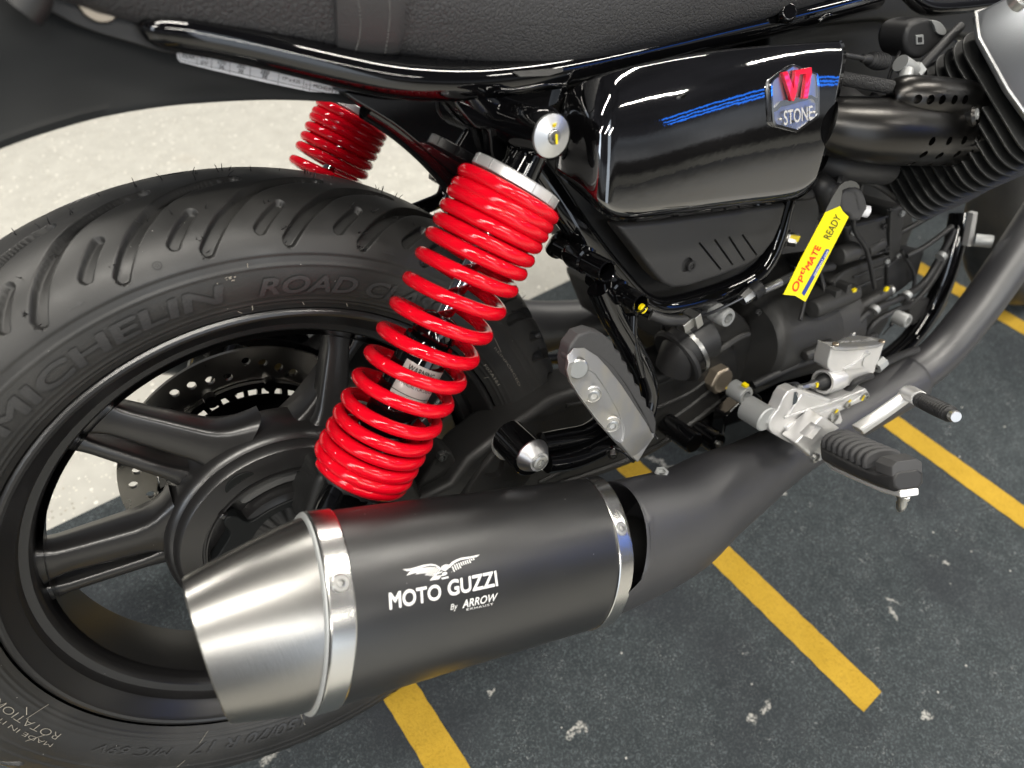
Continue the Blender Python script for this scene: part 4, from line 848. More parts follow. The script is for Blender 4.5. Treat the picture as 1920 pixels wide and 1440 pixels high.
for px, py in ((637, 1094), (1163, 992)):
    d = unit(CAMR @ np.array([(px - 960) / FPX, (py - 720) / FPX, 1.])); h = tr.ray_cast(Vector(CAMC), Vector(d), 2); p, n = np.array(h[0]), np.array(h[1]); n = -n if n @ d > 0 else n
    mb = MB(); lathe(mb, p + n * .0008, n, [(0, .0058), (.0008, .0058), (.0016, .0050), (.0016, .0030), (.0022, .0028), (.0024, .0020), (.0010, .0014), (.0010, 0)], 24, caps=False); build('rivet', mb, 'zinc', mu[0])
# lettering and eagle on the near silencer
mb = MB(); E_ = lambda q: [(x / 6.857 + 700, y / 6.857 + 1010) for x, y in q]
text_px(mb, 'MOTO', E_([(212, 905), (872, 770), (862, 575), (200, 690)]), tr, .0003, .040, 0, 2); text_px(mb, 'GUZZI', E_([(962, 735), (1600, 598), (1575, 405), (955, 535)]), tr, .0003, .040, 0, 2)
text_px(mb, 'By', E_([(990, 915), (1085, 895), (1078, 820), (985, 840)]), tr, .0003, 0, .25); text_px(mb, 'ARROW', E_([(1145, 890), (1580, 792), (1600, 690), (1150, 785)]), tr, .0003, .02, .1)
text_px(mb, 'EXHAUST', E_([(1197, 920), (1540, 848), (1536, 824), (1195, 895)]), tr, .0003, .01, 0, spacing=1.25)
def poly_px(mb, pts, dens=2): v, f = polyfill(pts, dens, 5); onto(mb, v, f, tr, .0003)
poly_px(mb, E_([(375, 395), (480, 385), (560, 362), (640, 338), (740, 325), (800, 335), (845, 362), (885, 405), (858, 398), (800, 352), (720, 346), (640, 366), (560, 398), (430, 418)]))
poly_px(mb, E_([(868, 362), (915, 335), (960, 332), (985, 348), (1000, 362), (975, 372), (950, 395), (925, 415), (890, 410)]))
poly_px(mb, E_([(968, 340), (1010, 300), (1060, 272), (1130, 245), (1250, 230), (1365, 203), (1330, 235), (1220, 258), (1120, 275), (1050, 308), (1005, 350)]))
poly_px(mb, E_([(885, 440), (930, 425), (950, 445), (925, 470), (880, 480)])); poly_px(mb, E_([(870, 505), (962, 482), (965, 505), (880, 525)]))
for k in range(15):                 # feathers of the left wing, in three rows
    t = k / 14; bx, by = 470 + 390 * t, 408 - 60 * math.sin(t * 2.2) + 10 * t
    for r_ in range(4):
        if r_ > 1 + 3 * t: continue
        x0, y0 = bx + 6 - r_ * 22, by + 8 + r_ * 27; poly_px(mb, E_([(x0, y0), (x0 + 16, y0 + 3), (x0 - 12, y0 + 29), (x0 - 30, y0 + 29)]), 0)
for k in range(11):
    t = k / 10; bx, by = 1000 + 270 * t, 352 - 105 * t ** .7
    for r_ in range(3):
        if r_ > 2.6 - 2 * t: continue
        x0, y0 = bx + 4 + r_ * 9, by + 8 + r_ * 23; poly_px(mb, E_([(x0, y0), (x0 + 15, y0 - 5), (x0 + 26, y0 + 16), (x0 + 12, y0 + 21)]), 0)
for k in range(6): x0 = 775 + k * 19; poly_px(mb, E_([(x0, 478 - 2 * k), (x0 + 13, 476 - 2 * k), (x0 - 34, 540 - 3 * k), (x0 - 52, 534 - 3 * k)]), 1)
for k in range(6): x0 = 800 + k * 16; poly_px(mb, E_([(x0, 448 - 6 * k), (x0 + 11, 444 - 6 * k), (x0 - 8, 470 - 6 * k), (x0 - 22, 472 - 6 * k)]), 0)
build('silencer_lettering', mb, 'white', mu[0], angle=180)
# link pipe with an open lip towards the silencer
def pring(c, t, rw, rh, n=64):
    t = unit(t); s_ = unit(-EY + t * (EY @ t)); u_ = np.cross(s_, t); u_ *= np.sign(u_[2]); an = np.arange(n) * 2 * math.pi / n
    return c + np.outer(np.cos(an) * rw, s_) + np.outer(np.sin(an) * rh, u_)
start = MBp + ma * .0245
path = [(start, .0475, .066), (start + ma * .012, .047, .0655), (P(1262, 985, -.2240), .045, .060), (P(1330, 938, -.216), .041, .052), (P(1392, 900, -.206), .037, .043), (P(1440, 868, -.198), .034, .0365), (P(1490, 836, -.191), .0325, .0325), (P(1560, 794, -.186), .0325, .0325), (P(1640, 748, -.182), .0325, .0325), (P(1700, 713, -.180), .0325, .0325)]
arr = cr(np.array([[*c, a, b] for c, a, b in path]), 6); tg = np.gradient(arr[:, :3], axis=0)
mb = MB(); rr = [pring(q[:3], t, q[3], q[4]) for q, t in zip(arr, tg)]
first = arr[0]; rr = [pring(first[:3] + ma * .05, ma, .030, .044), pring(first[:3] + ma * .004, ma, first[3] - .004, first[4] - .004), pring(first[:3], ma, first[3] - .0022, first[4] - .0022), pring(first[:3] - ma * .0008, ma, first[3] - .001, first[4] - .001)] + rr
last = arr[-1]; rr += [pring(last[:3] + unit(tg[-1]) * .001, tg[-1], .0315, .0315), pring(last[:3] + unit(tg[-1]) * .001, tg[-1], .024, .024)]
loft(mb, rr); lp = both('link_pipe', mb, 'pipe', (ROOT, ROOT), angle=45)
mb = MB(); hp_ = [P(1690, 719, -.1805), P(1732, 690, -.180), P(1770, 655, -.180), P(1806, 613, -.18), P(1846, 562, -.18), P(1893, 494, -.18), P(1950, 408, -.18), P(2020, 300, -.18)]
tube(mb, hp_, .0255, 36, smooth=6); both('header_pipe', mb, 'pipe', (ROOT, ROOT), angle=60)
mb = MB(); tube(mb, [MBp + ma * .0, MBp + ma * .06], .026, 32); both('inlet_pipe', mb, 'black', mu)
mb = MB(); dt = bvh(lp[0])
d = unit(CAMR @ np.array([(1240 - 960) / FPX, (887 - 720) / FPX, 1.])); h = dt.ray_cast(Vector(CAMC), Vector(d), 2)
if h[0] is not None: hexhead(mb, np.array(h[0]) - EZ * .002, unit((-.1, -.15, .9)), .0065, .005, .6); build('sensor_plug', mb, 'greybolt', lp[0])
# ------------------------------------------------------------------ engine and gearbox
mb = MB()
plate(mb, [(1235, 600), (1300, 560), (1440, 470), (1480, 330), (1600, 300), (1700, 330), (1720, 420), (1700, 470), (1672, 520), (1672, 600), (1640, 650), (1560, 700), (1440, 760), (1395, 780), (1330, 700), (1260, 680)], -.03, .20)
eng = build('engine_block', mb, 'cast', ROOT, bevel=.01, bseg=3)
mb = MB()                            # gearbox barrel
c0, c1 = P(1398, 640, -.075), P(1585, 592, -.075); ax_ = unit(c1 - c0)
lathe(mb, c0, ax_, [(-.004, 0), (-.004, .050), (.000, .056), (.004, .0585), (.016, .060), (.100, .0615), (.104, .0605), (.106, .0605), (.110, .0618), (.150, .062), (.153, .060), (.153, 0)], 64, caps=False)
build('gearbox_barrel', mb, 'engine', eng, angle=30)
mb = MB(); plate(mb, [(1262, 660), (1272, 612), (1300, 590), (1352, 575), (1402, 600), (1420, 650), (1418, 700), (1398, 760), (1370, 720), (1330, 650), (1300, 640)], -.085, .08, sm=3); build('gearbox_rear_cover', mb, 'engine', eng, bevel=.010, bseg=4)
mb = MB(); tube(mb, [P(1262, 692, -.11), P(1285, 650, -.115), P(1315, 628, -.115)], [.020, .024, .028], 24, smooth=4); lathe(mb, P(1270, 668, -.11), unit((1, 0, .35)), [(-.004, .030), (-.002, .0325), (.002, .0325), (.004, .030)], 40); build('shaft_gaiter', mb, 'blkrub', eng)
mb = MB(); lathe(mb, P(1284, 650, -.11), unit((1, 0, .35)), [(-.0025, .0318), (-.0025, .0332), (.0025, .0332), (.0025, .0318)], 40, caps=False); build('hose_clamp', mb, 'zinc', eng)
mb = MB(); tube(mb, [P(1336, 668, -.125), P(1360, 648, -.128), P(1385, 632, -.128), P(1404, 626, -.128)], [.002, .004, .004, .003], 10, smooth=5); build('casting_rib', mb, 'engine', eng)
mb = MB()
for q in ([(1588, 424), (1664, 405), (1668, 470), (1590, 492)], [(1560, 530), (1588, 505), (1668, 478), (1668, 575), (1604, 596), (1604, 560), (1570, 560)], [(1668, 392), (1700, 384), (1690, 470), (1672, 560), (1668, 470)], [(1524, 402), (1590, 396), (1588, 500), (1545, 540), (1510, 470)]):
    plate(mb, q, -.095 if q[0][0] != 1524 else -.07, .10)
    build('gearbox_cover', mb, 'engine', eng, bevel=.005, bseg=3); mb = MB()
mb = MB()
for a, b, r in (((1522, 580, -.125), (1600, 548, -.125), .0115), ((1592, 588, -.112), (1664, 545, -.112), .0085), ((1508, 668, -.14), (1560, 644, -.14), .0065), ((1545, 655, -.13), (1590, 628, -.13), .0075), ((1622, 470, -.09), (1650, 455, -.09), .010), ((1570, 480, -.1), (1600, 470, -.1), .012)):
    a, b = P(*a), P(*b); d_ = unit(b - a); lathe(mb, a, d_, [(-.001, 0), (0, r * .85), (.003, r), (np.linalg.norm(b - a), r), (np.linalg.norm(b - a), 0)], 24, caps=False); build('starter_boss', mb, 'engine', eng, bevel=.001); mb = MB()
box(mb, P(1560, 555, -.125), EX, EY, EZ, .010, .016, .020); build('boss_lug', mb, 'engine', eng, bevel=.001); mb = MB(); box(mb, P(1580, 545, -.125), EX, EY, EZ, .008, .016, .022)
build('boss_lug', mb, 'engine', eng, bevel=.001)
for q, r in (((1602, 547, -.126), .0062), ((1666, 544, -.113), .0066), ((1592, 629, -.131), .005), ((1686, 560, -.09), .007)): mb = MB(); capscrew(mb, P(*q), unit((.8, -.5, .2)), r, .006); build('case_bolt', mb, 'zinc', eng)
for q in ((1601, 545, -.1325), (1662, 542, -.120)): mb = MB(); box(mb, P(*q), EX, EY, EZ, .006, .003, .005); build('paint_mark', mb, 'ypaint', eng)
for q, r, h in (((1366, 597, -.145), .0098, .020), ((1703, 603, -.150), .0090, .018), ((1400, 743, -.160), .0104, .020)):
    mb = MB(); c = P(*q); capscrew(mb, c + EY * h, NEG, r, h); build('frame_bolt', mb, 'greybolt', eng)
mb = MB(); box(mb, P(1397, 722, -.160), EX, EY, EZ, .005, .006, .003); build('paint_mark', mb, 'ypaint', eng)
# dark brackets and links under the gearbox
mb = MB(); plate(mb, [(1350, 840), (1362, 780), (1392, 752), (1420, 760), (1432, 800), (1408, 850), (1370, 856)], -.135, .02); plate(mb, [(1372, 745), (1412, 730), (1430, 745), (1424, 800), (1380, 800)], -.12, .05); build('stand_bracket', mb, 'gloss', eng, bevel=.003)
mb = MB(); cyl(mb, 1303, 832, -.150, -.105, .0125); cyl(mb, 1346, 832, -.152, -.12, .0125); build('stand_pivot', mb, 'gloss', eng)
mb = MB(); capscrew(mb, P(1347, 833, -.152), NEG, .0045, .003); build('stand_bolt', mb, 'zinc', eng)
mb = MB(); plate(mb, [(1285, 845), (1295, 815), (1420, 770), (1560, 700), (1570, 720), (1440, 800), (1320, 850)], -.10, .03); build('lower_rail', mb, 'gloss', eng, bevel=.004)
for pts, r in (([(1412, 722, -.12), (1480, 690, -.13), (1560, 662, -.135), (1640, 630, -.13)], .0055), ([(1592, 640, -.125), (1612, 600, -.128), (1640, 580, -.128), (1700, 553, -.12), (1740, 520, -.115), (1790, 430, -.11)], .0046), ([(1618, 640, -.125), (1640, 605, -.128), (1680, 582, -.128), (1710, 570, -.12), (1752, 520, -.115), (1800, 430, -.11)], .0040),
               ([(1440, 780, -.13), (1500, 745, -.14), (1540, 728, -.14)], .006), ([(1655, 628, -.115), (1690, 590, -.12)], .0010), ([(1700, 480, -.11), (1735, 462, -.115), (1785, 425, -.115)], .0035), ([(1640, 455, -.08), (1700, 430, -.08), (1760, 395, -.09)], .004)):
    mb = MB(); tube(mb, [P(*q) for q in pts], r, 12, smooth=6); build('cable', mb, 'blkrub', eng, angle=60)
mb = MB(); plate(mb, [(1665, 500), (1690, 480), (1735, 470), (1720, 520), (1690, 545), (1664, 560)], -.10, .03); plate(mb, [(1700, 575), (1716, 560), (1745, 560), (1735, 590), (1712, 612)], -.12, .01); build('sensor_housing', mb, 'blkrub', eng, bevel=.003)
mb = MB(); tube(mb, [P(1302, 598, -.158), P(1340, 584, -.150), P(1392, 558, -.142)], .0016, 8); build('clutch_cable_core', mb, 'chrome', eng)
mb = MB(); box(mb, P(1290, 602, -.160), unit((.9, 0, .3)), EY, unit((-.3, 0, .9)), .020, .012, .010); box(mb, P(1300, 597, -.162), unit((.9, 0, .3)), EY, unit((-.3, 0, .9)), .008, .016, .014); build('clutch_cable_end', mb, 'zinc', eng, bevel=.001); mb = MB()
lathe(mb, P(1398, 556, -.140), unit((.93, 0, .36)), [(-.006, .0062), (0, .0075), (.006, .0075), (.008, .0055)], 8); build('clutch_cable_nut', mb, 'zinc', eng); mb = MB(); tube(mb, [P(1428, 545, -.135), P(1462, 530, -.132)], .0048, 12); build('clutch_cable_ferrule', mb, 'zinc', eng, bevel=.001)
mb = MB(); lathe(mb, P(1408, 552, -.138), unit((.93, 0, .36)), [(0, .007), (.0, .0085), (.012, .0088), (.014, .007)], 16); build('clutch_cable_stop', mb, 'blkrub', eng)
for pts_ in ([(1450, 536, -.13), (1500, 512, -.12), (1560, 500, -.11)], [(1220, 590, -.15), (1250, 600, -.158), (1285, 601, -.16)]):
    mb = MB(); tube(mb, [P(*q) for q in pts_], .0051, 12, smooth=4); build('clutch_cable_sleeve', mb, 'blkrub', eng)
mb = MB(); lathe(mb, P(1522, 430, -.085), unit((.4, -.9, 0)), [(-.02, 0), (-.02, .014), (0, .014), (.004, .011), (.006, 0)], 24, caps=False); build('drain_plug', mb, 'zinc', eng)

for q, r in (((1598, 436, -.0965), .0038), ((1656, 424, -.0965), .0038), ((1596, 482, -.0965), .0038), ((1660, 466, -.0965), .0038), ((1612, 588, -.0965), .0036), ((1662, 566, -.0965), .0036), ((1662, 490, -.0965), .0036), ((1572, 540, -.0965), .0036), ((1690, 400, -.096), .004), ((1683, 480, -.096), .004), ((1545, 414, -.072), .004), ((1530, 470, -.072), .004), ((1420, 585, -.127), .0036), ((1290, 612, -.0865), .004), ((1332, 590, -.0865), .004)):
    mb = MB(); hexhead(mb, P(*q), NEG, r, .0032, .5); build('case_bolt', mb, 'greybolt' if q[0] % 4 else 'blkrub', eng)
for pts, r in (([(1590, 424, -.0965), (1664, 406, -.0965)], .0012), ([(1590, 490, -.0965), (1668, 470, -.0965)], .0012), ([(1604, 594, -.0965), (1668, 573, -.0965)], .0014), ([(1562, 530, -.0965), (1590, 506, -.0965), (1666, 480, -.0965)], .0012), ([(1600, 520, -.0965), (1655, 500, -.0965)], .0018), ([(1604, 540, -.0965), (1655, 520, -.0965)], .0018), ([(1670, 395, -.0965), (1668, 470, -.0965), (1672, 555, -.0965)], .0016)):
    mb = MB(); tube(mb, [P(*q) for q in pts], r, 8, smooth=4); build('casting_seam', mb, 'engine', eng)
for pts, r in (([(1520, 480, -.075), (1540, 520, -.085), (1548, 560, -.10)], .0030), ([(1490, 500, -.10), (1510, 545, -.12), (1500, 600, -.135)], .0022), ([(1620, 330, -.12), (1600, 420, -.115), (1625, 470, -.112), (1640, 540, -.112)], .0028), ([(1690, 470, -.105), (1715, 520, -.11), (1700, 570, -.115), (1670, 610, -.12)], .0024), ([(1560, 330, -.125), (1640, 345, -.13), (1690, 380, -.12)], .0034)):
    mb = MB(); tube(mb, [P(*q) for q in pts], r, 10, smooth=7); build('wiring', mb, 'blkrub', eng, angle=60)
for q in ((1700, 553, -.124), (1640, 580, -.132), (1765, 480, -.117)):
    mb = MB(); lathe(mb, P(*q), unit((.8, 0, .45)), [(-.003, .0058), (-.003, .0068), (.003, .0068), (.003, .0058)], 16); build('cable_clip', mb, 'greybolt', eng)

# ------------------------------------------------------------------ finned cylinder, head and valve cover
CA = unit((0, -.707, .707)); CB = unit((0, -.707, -.707))
FH = .066
corner = P(1712, 424, -.166); cc = corner + EX * FH - CB * FH
def rrect(c, hx, hb, r, n=7):
    o = []
    for sx, sb, a0 in ((1, 1, 0), (-1, 1, 90), (-1, -1, 180), (1, -1, 270)):
        for k in range(n):
            a = math.radians(a0 + 90 * k / (n - 1)); o.append(c + EX * (sx * (hx - r) + r * math.cos(a)) + CB * (sb * (hb - r) + r * math.sin(a)))
    return o
mb = MB(); loft(mb, [rrect(cc - CA * .02, .045, .045, .03), rrect(cc + CA * .15, .045, .045, .03)])
cylr = build('cylinder', mb, 'fin', ROOT, angle=40)
for k in range(14):
    mb = MB(); z = .0098 * k; g = .004 * (k > 6); h_ = FH + g
    loft(mb, [rrect(cc + CA * (z - .0013), h_ - .0010, h_ - .0010, .026), rrect(cc + CA * (z - .0006), h_, h_, .027), rrect(cc + CA * (z + .0006), h_, h_, .027), rrect(cc + CA * (z + .0013), h_ - .0010, h_ - .0010, .026)])
    build('cooling_fin', mb, 'fin', cylr, angle=40)
mb = MB(); hx = FH + .010; z0 = .0098 * 14 + .001
oct_ = lambda z, s, dx=0: [cc + CA * z + EX * (x * s + dx) + CB * b * s for x, b in ((-.052, -.080), (.060, -.080), (.085, -.05), (.085, .045), (.060, .075), (-.030, .075), (-.066, .045), (-.072, .0), (-.068, -.055))]
loft(mb, [oct_(z0, 1.0), oct_(z0 + .006, 1.0), oct_(z0 + .010, .985), oct_(z0 + .050, .86), oct_(z0 + .056, .80)]); build('valve_cover', mb, 'cover', cylr, bevel=.004, bseg=4)
mb = MB(); tube(mb, [q - CA * .000 for q in oct_(z0 + .0062, 1.004)] + [oct_(z0 + .0062, 1.004)[0]], .0013, 8); build('cover_edge', mb, 'alu', cylr)
mb = MB(); capscrew(mb, P(1900, 8, -.30), CA, .006, .006); build('cover_bolt', mb, 'zinc', cylr)

# ------------------------------------------------------------------ perforated throttle cover
mb = MB(); YT = -.175
tube(mb, [P(1540, 232, -.150), P(1575, 238, -.158), P(1630, 244, -.168), P(1700, 248, YT), P(1770, 252, -.178), P(1830, 258, -.180), P(1856, 262, -.181), P(1868, 264, -.181)], [.024, .0262, .0285, .0300, .0298, .0275, .020, .004], 48, smooth=7)
thr = build('throttle_cover', mb, 'heat', ROOT, angle=60)
mb = MB(); tube(mb, [P(1668, 182, -.166), P(1690, 180, -.172), P(1740, 182, -.182), P(1800, 186, -.186), P(1842, 190, -.188), P(1862, 193, -.188), P(1868, 195, -.188)], [.0125, .0175, .0178, .0172, .0165, .012, .003], 36, smooth=7); thr2 = build('throttle_cover_lobe', mb, 'heat', thr, angle=60)
mb = MB(); tube(mb, [P(1650, 210, -.166), P(1720, 214, -.176), P(1800, 218, -.180), P(1850, 222, -.180)], [.014, .020, .020, .012], 28, smooth=6); build('throttle_cover_web', mb, 'heat', thr, angle=60)
tt = bvh(thr, thr2)
def holes(o, lst, r):
    mb = MB(); t = bvh(o)
    for x, y in lst:
        d = unit(CAMR @ np.array([(x - 960) / FPX, (y - 720) / FPX, 1.])); h = t.ray_cast(Vector(CAMC), Vector(d), 2)
        if h[0] is None: continue
        p, n = np.array(h[0]), np.array(h[1]); n = -n if n @ d > 0 else n
        lathe(mb, p - n * .006, n, [(0, 0), (0, r), (.012, r), (.012, 0)], 22, caps=False)
    cut(o, mb)
holes(thr, [(1748, 265), (1780, 264), (1808, 263), (1833, 261), (1732, 290), (1762, 292), (1795, 289), (1819, 287), (1708, 307), (1740, 309), (1768, 309), (1797, 308)], .0040)
holes(thr2, [(1721, 186), (1745, 187), (1767, 187), (1790, 187), (1810, 187)], .0040)
mb = MB()
d = unit(CAMR @ np.array([(1832 - 960) / FPX, (214 - 720) / FPX, 1.])); p = CAMC + d * .53
c = P(1830, 214, -.2035); nn_ = unit((.25, -.92, .3)); lathe(mb, c, nn_, [(-.012, .0115), (-.001, .0112), (.0015, .0092), (.0005, .0075), (-.001, .007), (-.001, 0)], 32, caps=False); build('cover_boss', mb, 'heat', thr)
mb = MB(); capscrew(mb, c - nn_ * .0006, nn_, .0050, .0022); build('cover_screw', mb, 'greybolt', thr)
# intake hose, cables and the coil behind it
mb = MB(); tube(mb, [P(1520, 190, -.10), P(1560, 225, -.12), P(1600, 240, -.135), P(1640, 245, -.15)], [.03, .032, .029, .026], 24, smooth=5); tube(mb, [P(1540, 300, -.12), P(1580, 310, -.13), P(1660, 318, -.13)], .016, 20, smooth=4); build('intake_hose', mb, 'blkrub', ROOT)
mb = MB(); tube(mb, [P(1545, 140, -.135), P(1590, 149, -.150), P(1640, 158, -.163), P(1700, 169, -.170), P(1740, 176, -.172)], .0058, 18, smooth=6); build('braided_hose', mb, 'braid', ROOT)
mb = MB(); a, b = P(1622, 110, -.150), P(1700, 124, -.152); d_ = unit(b - a); n_ = np.linalg.norm(b - a); prof_ = [(-.030, .0022), (-.004, .0022), (-.003, .0036), (.004, .0042), (.005, .0040)]
for k in range(7): h_ = .007 + k * .0034; r_ = .0052 + .0012 * math.sin(k / 6 * 2.8); prof_ += [(h_, r_ * .78), (h_ + .0012, r_ * 1.2), (h_ + .0022, r_ * 1.2)]
prof_ += [(.032, .005), (.032, 0)]; lathe(mb, a, d_, prof_, 24, caps=False); build('cable_boot', mb, 'blkrub', ROOT, angle=40)
mb = MB(); tube(mb, [P(1688, 118, -.150), P(1702, 128, -.152), P(1716, 135, -.153)], [.0075, .0078, .0068], 20); lathe(mb, P(1716, 134, -.153), unit((.8, 0, .5)), [(-.004, .0085), (.004, .0088), (.004, 0)], 6); tube(mb, [P(1700, 133, -.156), P(1696, 150, -.160)], .0062, 14); build('cable_adjuster', mb, 'greybolt', ROOT)
for pts_, r_ in (([(1712, 140, -.148), (1740, 112, -.15), (1775, 76, -.15), (1800, 50, -.145)], .0046), ([(1660, 170, -.14), (1672, 130, -.14), (1690, 90, -.13)], .0016), ([(1580, 205, -.15), (1625, 195, -.155), (1640, 178, -.155)], .004)):
    mb = MB(); tube(mb, [P(*q) for q in pts_], r_, 12, smooth=5); build('fuel_line', mb, 'blkrub', ROOT)
mb = MB(); cpts = [(1700, 62), (1712, 42), (1740, 34), (1762, 42), (1775, 60), (1770, 78), (1748, 96), (1728, 110), (1706, 104), (1698, 84)]
plate(mb, cr([(x, y) for x, y in cpts], 3, True), -.140, .03); coil = build('ignition_coil', mb, 'blkrub', ROOT, bevel=.004, bseg=3)
mb = MB(); plate(mb, [(1718, 66), (1732, 65), (1733, 83), (1719, 84)], -.1412, .002); build('coil_emblem', mb, 'greybolt', coil, bevel=.0005)
mb = MB(); plate(mb, [(1722, 70), (1729, 69.5), (1729.5, 79), (1722.5, 79.5)], -.1418, .001); build('emblem_inset', mb, 'blkrub', coil)
mb = MB(); plate(mb, cr([(1748, 38), (1764, 42), (1775, 58), (1770, 66), (1758, 62), (1752, 48)], 3, True), -.1425, .006); build('coil_terminal', mb, 'greybolt', coil, bevel=.002)
# dark frame, tank edge and air box above the engine
mb = MB(); plate(mb, [(1480, 60), (1560, 48), (1650, 40), (1760, 60), (1850, 80), (1960, 60), (2000, -40), (1900, -160), (1500, -160)], -.06, .2); plate(mb, [(1440, 60), (1700, 0), (1760, 40), (1820, 90), (1760, 330), (1560, 340), (1460, 300)], -.05, .1); build('air_box', mb, 'fin', ROOT, bevel=.006)
mb = MB(); tube(mb, [P(1700, -12, -.12), P(1735, 14, -.12), P(1790, 15, -.12), P(1890, 2, -.12), P(1990, -20, -.12)], [.006, .007, .006, .006, .006], 14, smooth=5); build('tank_edge', mb, 'gloss', ROOT)
mb = MB(); plate(mb, [(1460, 12), (1530, -10), (1650, -30), (1650, -60), (1480, -20)], -.125, .02); tube(mb, [P(1534, 40, -.128), P(1545, 30, -.13), P(1558, 27, -.13)], .0022, 8); lathe(mb, P(1473, 25, -.126), unit((-.3, -.9, .3)), [(-.004, .007), (.003, .0085), (.006, .006), (.006, 0)], 20, caps=False); build('seat_catch', mb, 'gloss', ROOT, bevel=.001)

# ------------------------------------------------------------------ bracket, silver and black bits by the header
mb = MB(); plate(mb, [(1826, 400), (1834, 398), (1824, 462), (1814, 462)], -.13, .008); build('header_bracket', mb, 'alu', ROOT, bevel=.0006)
mb = MB(); capscrew(mb, P(1828, 450, -.13), unit((.5, -.85, 0)), .0085, .020); build('bracket_bolt', mb, 'greybolt', ROOT)

# ------------------------------------------------------------------ rear brake: bracket, pedal, master cylinder
k3 = lambda q, Y=None: [(1400 + p[0] / 4.364, 580 + p[1] / 4.364) + ((p[2],) if len(p) == 3 else ()) for p in q]
mb = MB(); plate(mb, k3([(300, 730), (340, 672), (400, 648), (470, 665), (640, 722), (700, 742), (950, 648), (985, 658), (1006, 690), (1000, 720), (985, 738), (860, 792), (766, 836), (775, 868), (788, 905), (770, 940), (735, 945), (690, 925), (640, 935), (560, 1010), (480, 1080), (420, 1120), (340, 1090), (215, 1020), (185, 985), (182, 940), (205, 890), (262, 820), (285, 770)]), -.2290, .013)
bb = build('footrest_bracket', mb, 'alu', ROOT, bevel=.0025, bseg=4)
mb = MB(); plate(mb, k3([(350, 850), (445, 705), (480, 700), (690, 765), (640, 790), (330, 880)]), -.2305, .004); build('bracket_recess', mb, 'alu', bb, bevel=.001)
mb = MB(); tube(mb, [P(*q, -.2305) for q in k3([(305, 885), (500, 820), (690, 765), (840, 705), (960, 655)])], .0016, 10, smooth=5); tube(mb, [P(*q, -.2305) for q in k3([(350, 860), (400, 770), (450, 702)])], .0012, 8, smooth=4); build('bracket_rib', mb, 'alu', bb)
mb = MB(); plate(mb, cr(k3([(330, 980), (380, 930), (450, 905), (600, 850), (740, 800), (850, 760), (960, 700), (1000, 700), (985, 735), (860, 790), (760, 835), (640, 925), (500, 1010), (400, 1080), (345, 1070)]), 3, True), -.2325, .006); build('bracket_flange', mb, 'alu', bb, bevel=.0015)
mb = MB(); cyl(mb, *k3([(168, 905)])[0], -.2260, -.2010, .0128); build('bracket_boss', mb, 'greybolt', bb)
for x, y, r in ((380, 1000, .0062), (708, 880, .0062), (818, 778, .0036), (965, 712, .0040)):
    mb = MB(); lathe(mb, P(*k3([(x, y)])[0], -.2332), NEG, [(0, r * 1.25), (.0006, r * 1.25), (.0008, r), (.0024, r), (.0030, r * .85), (.0030, r * .55), (.0008, r * .5), (.0008, 0)], 24, caps=False); build('bracket_screw', mb, 'zinc', bb)
for x, y, sx in ((430, 960, .0075), (735, 838, .0055), (838, 762, .006), (955, 726, .006)):
    mb = MB(); box(mb, P(*k3([(x, y)])[0], -.2345), unit((.6, 0, .8)), EY, unit((-.8, 0, .6)), sx, .0008, .0030); build('paint_mark', mb, 'ypaint', bb)
# clevis
mb = MB(); plate(mb, k3([(402, 1098), (500, 1000), (625, 878), (700, 925), (765, 975), (700, 1010), (655, 1070), (632, 1140), (640, 1190), (632, 1225), (600, 1246), (540, 1225), (470, 1160)]), -.2480, .018); cl = build('peg_clevis', mb, 'alu', bb, bevel=.0018, bseg=3); apply(cl)
mb = MB(); plate(mb, k3([(498, 1062), (595, 962), (690, 1012), (655, 1060), (610, 1110)]), -.2590, .016); cut(cl, mb)
mb = MB(); plate(mb, k3([(480, 1070), (595, 945), (710, 1012), (660, 1075), (610, 1130)]), -.2395, .002); build('clevis_hole_shade', mb, 'black', bb)  # added black plate, stands in for the shade inside the clevis hole
mb = MB(); hexhead(mb, P(*k3([(548, 1208)])[0], -.2500), NEG, .0052, .004, .5, 20); hexhead(mb, P(*k3([(538, 1012)])[0], -.2400), NEG, .004, .004, .5, 20); build('clevis_pin', mb, 'zinc', bb)
mb = MB(); lathe(mb, P(*k3([(600, 1035)])[0], -.2445), unit((.75, 0, -.6)), [(-.012, 0), (-.012, .0022), (.012, .0022), (.012, 0)], 12); build('clevis_spring', mb, 'zinc', bb)
# rider's footpeg: rubber with ribs on an aluminium core
pb, pt = P(1566, 836, -.2600), P(1703, 900, -.3540); pa = unit(pt - pb); PL = np.linalg.norm(pt - pb)
pup = unit(EZ - pa * (EZ @ pa) + EX * .0); ps = np.cross(pa, pup)
def pegring(s, hw, z0, z1, r=.004):
    c = pb + pa * s; return [c + ps * x + pup * z for x, z in ((-hw + r, z0), (hw - r, z0), (hw, z0 + r), (hw, z1 - r), (hw - r, z1), (-hw + r, z1), (-hw, z1 - r), (-hw, z0 + r))]
mb = MB(); loft(mb, [pegring(-.006, .012, -.011, .008), pegring(.004, .0165, -.014, .0035), pegring(PL * .5, .0175, -.0125, .0030), pegring(PL - .022, .0165, -.0110, .003), pegring(PL - .004, .0145, -.0100, .0090), pegring(PL, .012, -.008, .0075)])
rp = build('rider_footpeg', mb, 'blkrub', ROOT, bevel=.0018, bseg=3)
mb = MB()
